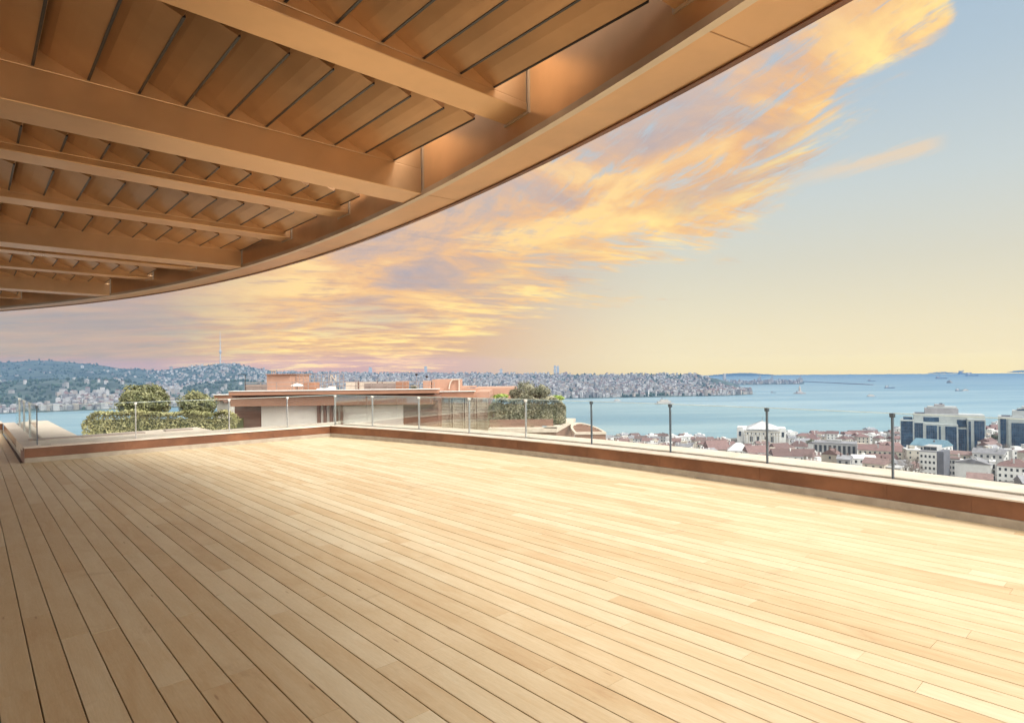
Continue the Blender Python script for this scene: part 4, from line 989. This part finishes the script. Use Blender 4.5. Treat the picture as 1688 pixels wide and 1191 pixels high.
for i, (px, Y, h_, lab) in enumerate(((1489, 300, 15, 'pale bare tree left of the cream block above the parapet'), (1500, 318, 16, 'tall bare tree right in front of the cream block'), (1507, 298, 12, 'low bare tree beside the white five storey block'), (1478, 335, 12, 'bare tree standing behind the balustrade post'), (1330, 610, 12, 'bare tree by the water right of the palace'), (1632, 470, 13, 'bare tree on the slope between the two towers'), (1650, 455, 14, 'bare tree under the second tower'), (1668, 450, 14, 'bare tree right below the second tower glass'), (1642, 440, 11, 'small bare tree above the red roofs'), (1474, 560, 14, 'bare tree left of the first glass tower'))):
    bare_tree(xpx(px, Y), Y, h_, lab, 300 + i, None)
for i, (px, Y, rw, hh, lab) in enumerate(((1456, 480, 4, 9, 'dark round evergreen tree left of the first glass tower'), (1336, 560, 5, 9, 'dark evergreen tree beside the tall red roofed house'), (1628, 640, 9, 9, 'broad dark umbrella pine between the towers by the water'), (1640, 600, 5, 7, 'small dark tree at the foot of the second tower'), (1240, 520, 4, 7, 'dark tree in front of the palace windows'), (1258, 500, 3.5, 6, 'small dark tree below the palace columns'), (1620, 560, 5, 7, 'dark tree right of the first glass tower foot'))):
    X = xpx(px, Y); zg = ground(X, Y); r_ = empty('evergreen_tree', (X, Y, zg)); tag(r_, lab, 'tree')
    k = MB(); leaf_cloud(k, (0, 0, hh), (rw, rw, hh * .42), 700, .7, 400 + i, shell=.3, gaps=.3); k.build('crown', M['leaf_dark'], r_, fix=False)
    k = MB(); k.tube([(0, 0, -1), (0, 0, hh)], [.35, .15], 6); k.build('trunk', M['bark'], r_)

# ------------------------------------------------------------------ far shore houses
mt = bpy.data.materials.new('far_house'); mt.use_nodes = True; q = NG(mt.node_tree)
a = q.n('ShaderNodeAttribute', attribute_name='rnd', attribute_type='GEOMETRY').outputs['Fac']
b = q.n('ShaderNodeBsdfPrincipled'); b.inputs['Roughness'].default_value = .85
q.put(b.inputs['Base Color'], q.ramp(a, [(0, (.36, .36, .36, 1)), (.22, (.26, .26, .255, 1)), (.4, (.17, .17, .175, 1)), (.55, (.30, .27, .24, 1)), (.7, (.13, .085, .08, 1)), (.82, (.10, .10, .105, 1)), (.93, (.25, .25, .255, 1))], 'CONSTANT'))
o = q.n('ShaderNodeOutputMaterial'); q.t.links.new(b.outputs[0], o.inputs[0]); M['far_house'] = mt
def density(px, D):
    f = (D - wl(px))
    if px < 240:
        if f > 1300: return .12 * vn(px * .04 + 3, D * .0015)
        if f < 330 and 95 < px < 215: return .95
        if f < 130: return .5
        return .015 if f < 800 else .03
    if px < 300: return .35 if f > 250 else .3
    if px < 460: return .06 if f < 640 else (.5 if f > 900 else .1)
    if 945 < px < 1090 and f > 1150: return .12
    if 1060 < px < 1095 and f < 160: return .12
    if 1010 < px < 1050 and 60 < f < 200: return .3
    if 1140 < px < 1180 and 250 < f < 700: return .2
    if px > 1100 and f > 900: return .35
    return .35 + .75 * vn(px * .06, D * .008)
far = []
rw = random.Random(5)
while len(far) < 6500:
    px = rw.uniform(-160, 1237); w0 = wl(px); dm = dA(px)
    D = w0 + 12 + (dm - w0 - 10) * rw.random() ** 1.15
    if rw.random() < density(px, D): far.append((px, D))
def far_house(k, base, D, seed):
    r2 = random.Random(seed); L_, W_, H_ = r2.uniform(7, 15), r2.uniform(7, 11), r2.choice((6, 7, 9, 10, 12, 14, 18)); a = r2.uniform(-.7, .7)
    if D > 2700: H_ *= .7
    ca, sa = math.cos(a), math.sin(a)
    def rr(x_, y_, z_): return (base[0] + x_ * ca - y_ * sa, base[1] + x_ * sa + y_ * ca, base[2] + z_)
    c4 = ((-L_ / 2, -W_ / 2), (L_ / 2, -W_ / 2), (L_ / 2, W_ / 2), (-L_ / 2, W_ / 2))
    vs = [rr(x_, y_, -6) for x_, y_ in c4] + [rr(x_, y_, H_) for x_, y_ in c4]
    k.cur = r2.choice((.05, .1, .3, .3, .45, .6)); k.faces(vs, [(0, 1, 5, 4), (1, 2, 6, 5), (2, 3, 7, 6), (3, 0, 4, 7)])
    k.cur = r2.choice((.72, .75, .85, .85, .95, .95, .45)); rh_ = r2.choice((.3, 2.6, 3.2, 3.6))
    vs = [rr(x_ * 1.05, y_ * 1.05, H_) for x_, y_ in c4] + [rr(-L_ * .3, 0, H_ + rh_), rr(L_ * .3, 0, H_ + rh_)]
    k.faces(vs, [(0, 1, 5, 4), (2, 3, 4, 5), (1, 2, 5), (3, 0, 4)])
infr = [f for f in far if 5 < f[0] < 1236 and not (388 < f[0] < 815)]
infr.sort(key=lambda f: f[1] + (0 if f[0] > 930 or f[0] < 215 else 900))
ind = set(infr[:210]); st_ = MB(); i = 0
for f in far:
    px, D = f; X = xpx(px, D); z_ = farz(px, D)
    if f in ind:
        k = MB(); far_house(k, (0, 0, 0), D, i); o = k.build('far_house', M['far_house']); o.location = (X, D, z_)
        if px < 400: tag(o, 'one of the tiny hazy white houses along the left far shore', 'house', 'houses on the left far shore')
        else: tag(o, 'one of the tiny hazy houses along the far shore beyond the strait', 'house', 'houses on the far shore')
    else: far_house(st_, (X, D, z_), D, i)
    i += 1
tag(st_.build('far_town', M['far_house'], fix=False), kind='stuff')
# trees of the far shore, one mass
k = MB(); n_ = 0
while n_ < 4200:
    px = rw.uniform(-150, 1232); w0 = wl(px); D = w0 + 10 + (dA(px) - w0) * rw.random() ** 1.3; dn = density(px, D)
    if rw.random() < dn * .55: continue
    X = xpx(px, D); z_ = farz(px, D); s_ = rw.uniform(5, 10); k.cur = rw.random()
    vs = []; 
    for (zz2, rr2) in ((-2, .7), (s_ * .35, 1), (s_ * .8, .75)):
        for j in range(6): a = j * 1.047 + rw.random() * .5; vs.append((X + math.cos(a) * s_ * .6 * rr2 * rw.uniform(.7, 1.2), D + math.sin(a) * s_ * .6 * rr2, z_ + zz2 + rw.uniform(-1, 1)))
    vs.append((X, D, z_ + s_ * 1.1))
    k.faces(vs, [(r * 6 + j, r * 6 + (j + 1) % 6, (r + 1) * 6 + (j + 1) % 6, (r + 1) * 6 + j) for r in range(2) for j in range(6)] + [(12 + j, 12 + (j + 1) % 6, 18) for j in range(6)]); n_ += 1
M['far_tree'] = pm('far_trees', (.035, .058, .042), .95, .3, .1, rnd=.4)
tag(k.build('far_woods', M['far_tree'], fix=False), kind='stuff')
# landmarks of the far shore
for px, yb, yt, lab in ((1069, 653, 640.5, 'slender pale minaret on the far shore, left one of the pair'), (1081, 653.5, 642, 'slender white minaret on the far shore, right one of the pair')):
    D = wl(px) + 25; X = xpx(px, D); zb = ZS + 3; hgt = zpx(px, yt, D) - zb
    r_ = empty('minaret', (X, D, zb)); tag(r_, lab, 'minaret')
    k = MB(); k.lathe([(1.5, -4), (1.3, hgt * .62), (2.1, hgt * .63), (2.1, hgt * .66), (1.0, hgt * .66), (1.0, hgt * .82), (0, hgt * .82)], (0, 0, 0), 10); k.build('shaft', M['w_white'], r_)
    k = MB(); k.lathe([(1.2, hgt * .82), (.05, hgt), (0, hgt)], (0, 0, 0), 10); k.build('spire', M['r_grey'], r_)
D = 2150; X = xpx(1318, D)
r_ = empty('sea_tower', (X, D, ZS)); tag(r_, 'small white tower on a rocky islet in the strait', 'tower')
k = MB(); k.lathe([(22, -2), (20, 2), (13, 3), (0, 3)], (0, 0, 0), 16); k.build('islet', M['twig'], r_)
k = MB(); k.box(-11, 7, -5, 5, 2.5, 9); k.build('hall', M['w_grey'], r_)
k = MB(); k.lathe([(4, 3), (3.6, 18), (4.4, 18.2), (4.4, 19), (2.4, 19), (2.4, 23), (3, 23.2), (0, 29)], (0, 0, 0), 10); k.build('tower', M['w_beige'], r_)
k = MB(); k.tube([(0, 0, 28), (0, 0, 36)], .4, 5); k.build('flagpole', M['rail'], r_)
for px, y1, lab in ((1252, 616.5, 'blue harbour crane furthest left on the quay'), (1271.5, 616.5, 'blue harbour crane second from the left on the quay'), (1318.5, 617, 'blue harbour crane standing behind the sea tower')):
    D = 3720; X = xpx(px, D); r_ = empty('harbour_crane', (X, D, ZS + 4)); tag(r_, lab, 'crane'); hh = zpx(px, y1, D) - ZS - 4
    k = MB()
    for a, b2 in ((-6, -8), (6, -8), (-6, 8), (6, 8)): k.bar((a, b2, 0), (a * .8, b2 * .8, hh * .55), 1.6)
    k.bar((-9, 0, hh * .55), (9, 0, hh * .55), 3); k.build('gantry', M['rail'], r_)
    k = MB(); k.bar((3, 0, hh * .5), (3, 0, hh), 1.6); k.bar((3, 0, hh * .62), (-13, 0, hh * .42), 1.6); k.bar((3, 0, hh), (9, 0, hh * .55), 1.2); k.build('boom', M['rail'], r_)
rs2 = random.Random(9); k = MB()
for _ in range(260):
    px = rs2.uniform(1135, 1322); D = rs2.uniform(3600, 4300); far_house(k, (xpx(px, D), D, ZS + 4), 2000, rs2.random())
tag(k.build('harbour_sheds', M['far_house'], fix=False), kind='stuff')
for px0, px1, yt, D, lab in ((913, 916.5, 603, 5600, 'left of two faint skyscrapers on the far skyline'), (917.8, 921.5, 603.5, 5600, 'right of two faint skyscrapers on the far skyline'), (824, 828, 608.5, 5200, 'faint tower block on the skyline above the bushy tree'), (1192, 1196, 616.5, 4200, 'pale tower block above the headland end'), (700, 704, 604, 5600, 'faint tower above the brown roof end'), (608, 613, 606, 5600, 'faint wide tower on the skyline above the roof fence')):
    X = xpx((px0 + px1) / 2, D); r_ = empty('tower_block', (X, D, ZS + 20)); tag(r_, lab, 'tower block'); wd = (px1 - px0) / F_PX * D; hh = zpx(px0, yt, D) - ZS - 20
    k = MB(); k.box(-wd / 2, wd / 2, -9, 9, 0, hh); k.build('shaft', M['w_grey'], r_)
    k = MB(); k.box(-wd / 3, wd / 3, -6, 6, hh, hh + 5); k.build('crown', M['w_grey'], r_)
D = 3810; X = xpx(363.5, D); zb = farz(363.5, D); hh = zpx(363.5, 546, D) - zb
r_ = empty('television_mast', (X, D, zb)); tag(r_, 'tall thin television mast on top of the far hill', 'mast')
k = MB(); k.tube([(0, 0, -8), (0, 0, hh * .45), (0, 0, hh)], [4.5, 3.0, .8], 8); k.build('shaft', M['w_grey'], r_)
k = MB(); k.lathe([(3, hh * .3), (7, hh * .34), (7, hh * .40), (3, hh * .43)], (0, 0, 0), 12); k.build('pod', M['w_grey'], r_)
# boats
def boat(px, py, Lm, label, kind, rz):
    Lm *= .8
    p = onz(px, py, ZS); r_ = empty('boat', (p.x, p.y, ZS), R(rz)); tag(r_, label, 'boat', None); k = MB(); L2, B2, H2 = Lm / 2, Lm * .1, Lm * .07
    k.faces([(-L2, -B2, H2), (L2 * .7, -B2, H2), (L2, 0, H2 * 1.3), (L2 * .7, B2, H2), (-L2, B2, H2), (-L2 * .95, -B2 * .7, -.5), (L2 * .65, -B2 * .7, -.5), (L2 * .9, 0, -.5), (L2 * .65, B2 * .7, -.5), (-L2 * .95, B2 * .7, -.5)],
            [(0, 1, 2, 3, 4), (9, 8, 7, 6, 5), (0, 5, 6, 1), (1, 6, 7, 2), (2, 7, 8, 3), (3, 8, 9, 4), (4, 9, 5, 0)]); k.build('hull', M['w_dark' if kind != 'ferry' else 'w_grey'], r_)
    k = MB()
    if kind == 'ferry': k.box(-L2 * .8, L2 * .6, -B2 * .8, B2 * .8, H2, H2 * 2.4); k.box(-L2 * .5, L2 * .35, -B2 * .6, B2 * .6, H2 * 2.4, H2 * 3.5)
    else: k.box(-L2 * .85, -L2 * .5, -B2 * .8, B2 * .8, H2, H2 * 3.2)
    k.build('cabin', M['w_cream' if kind == 'ferry' else 'w_grey'], r_)
    k = MB(); k.tube([(-L2 * .3, 0, H2 * 2), (-L2 * .3, 0, H2 * (5.2 if kind == 'ferry' else 4))], Lm * .018, 6); k.build('funnel', M['r_brown'], r_)
for a in ((1096, 666, 62, 'white ferry with dark funnel crossing near the far shore', 'ferry', 5), (1018, 661, 30, 'small faint ferry left of the larger white ferry', 'ferry', 12), (1275, 647, 26, 'small dark boat left of the sea tower', 'cargo', 0), (1436, 653.5, 34, 'small white ferry alone in mid strait', 'ferry', 0), (1467, 639.5, 60, 'small dark ship right of the breakwater end', 'cargo', 4), (1437, 628, 70, 'hazy ship just above the breakwater end', 'cargo', 0), (1552, 624, 110, 'grey cargo ship, lower left of the distant group', 'cargo', -6), (1564.5, 631, 70, 'dark ferry with white bow wave right of the cargo ship', 'ferry', 80), (1591, 616, 260, 'long hazy ship nearest the horizon', 'cargo', 3), (1603, 619.3, 180, 'hazy cargo ship just below the long one', 'cargo', 2), (1583, 644, 46, 'long dark barge above the first glass tower', 'cargo', 2), (1592, 644, 34, 'small tug right beside the dark barge', 'ferry', 0)): boat(*a)

# ------------------------------------------------------------------ haze
k = MB(); k.box(-HAZE_R, HAZE_R, -HAZE_R, HAZE_R, ZS - 4, HAZE_TOP)
mt = bpy.data.materials.new('haze_air'); mt.use_nodes = True; q = NG(mt.node_tree)
vo = q.n('ShaderNodeVolumePrincipled'); vo.inputs['Color'].default_value = (.135, .285, .54, 1); vo.inputs['Density'].default_value = HAZE_D
o = q.n('ShaderNodeOutputMaterial'); q.t.links.new(vo.outputs[0], o.inputs['Volume'])
tag(k.build('haze', mt), kind='stuff')
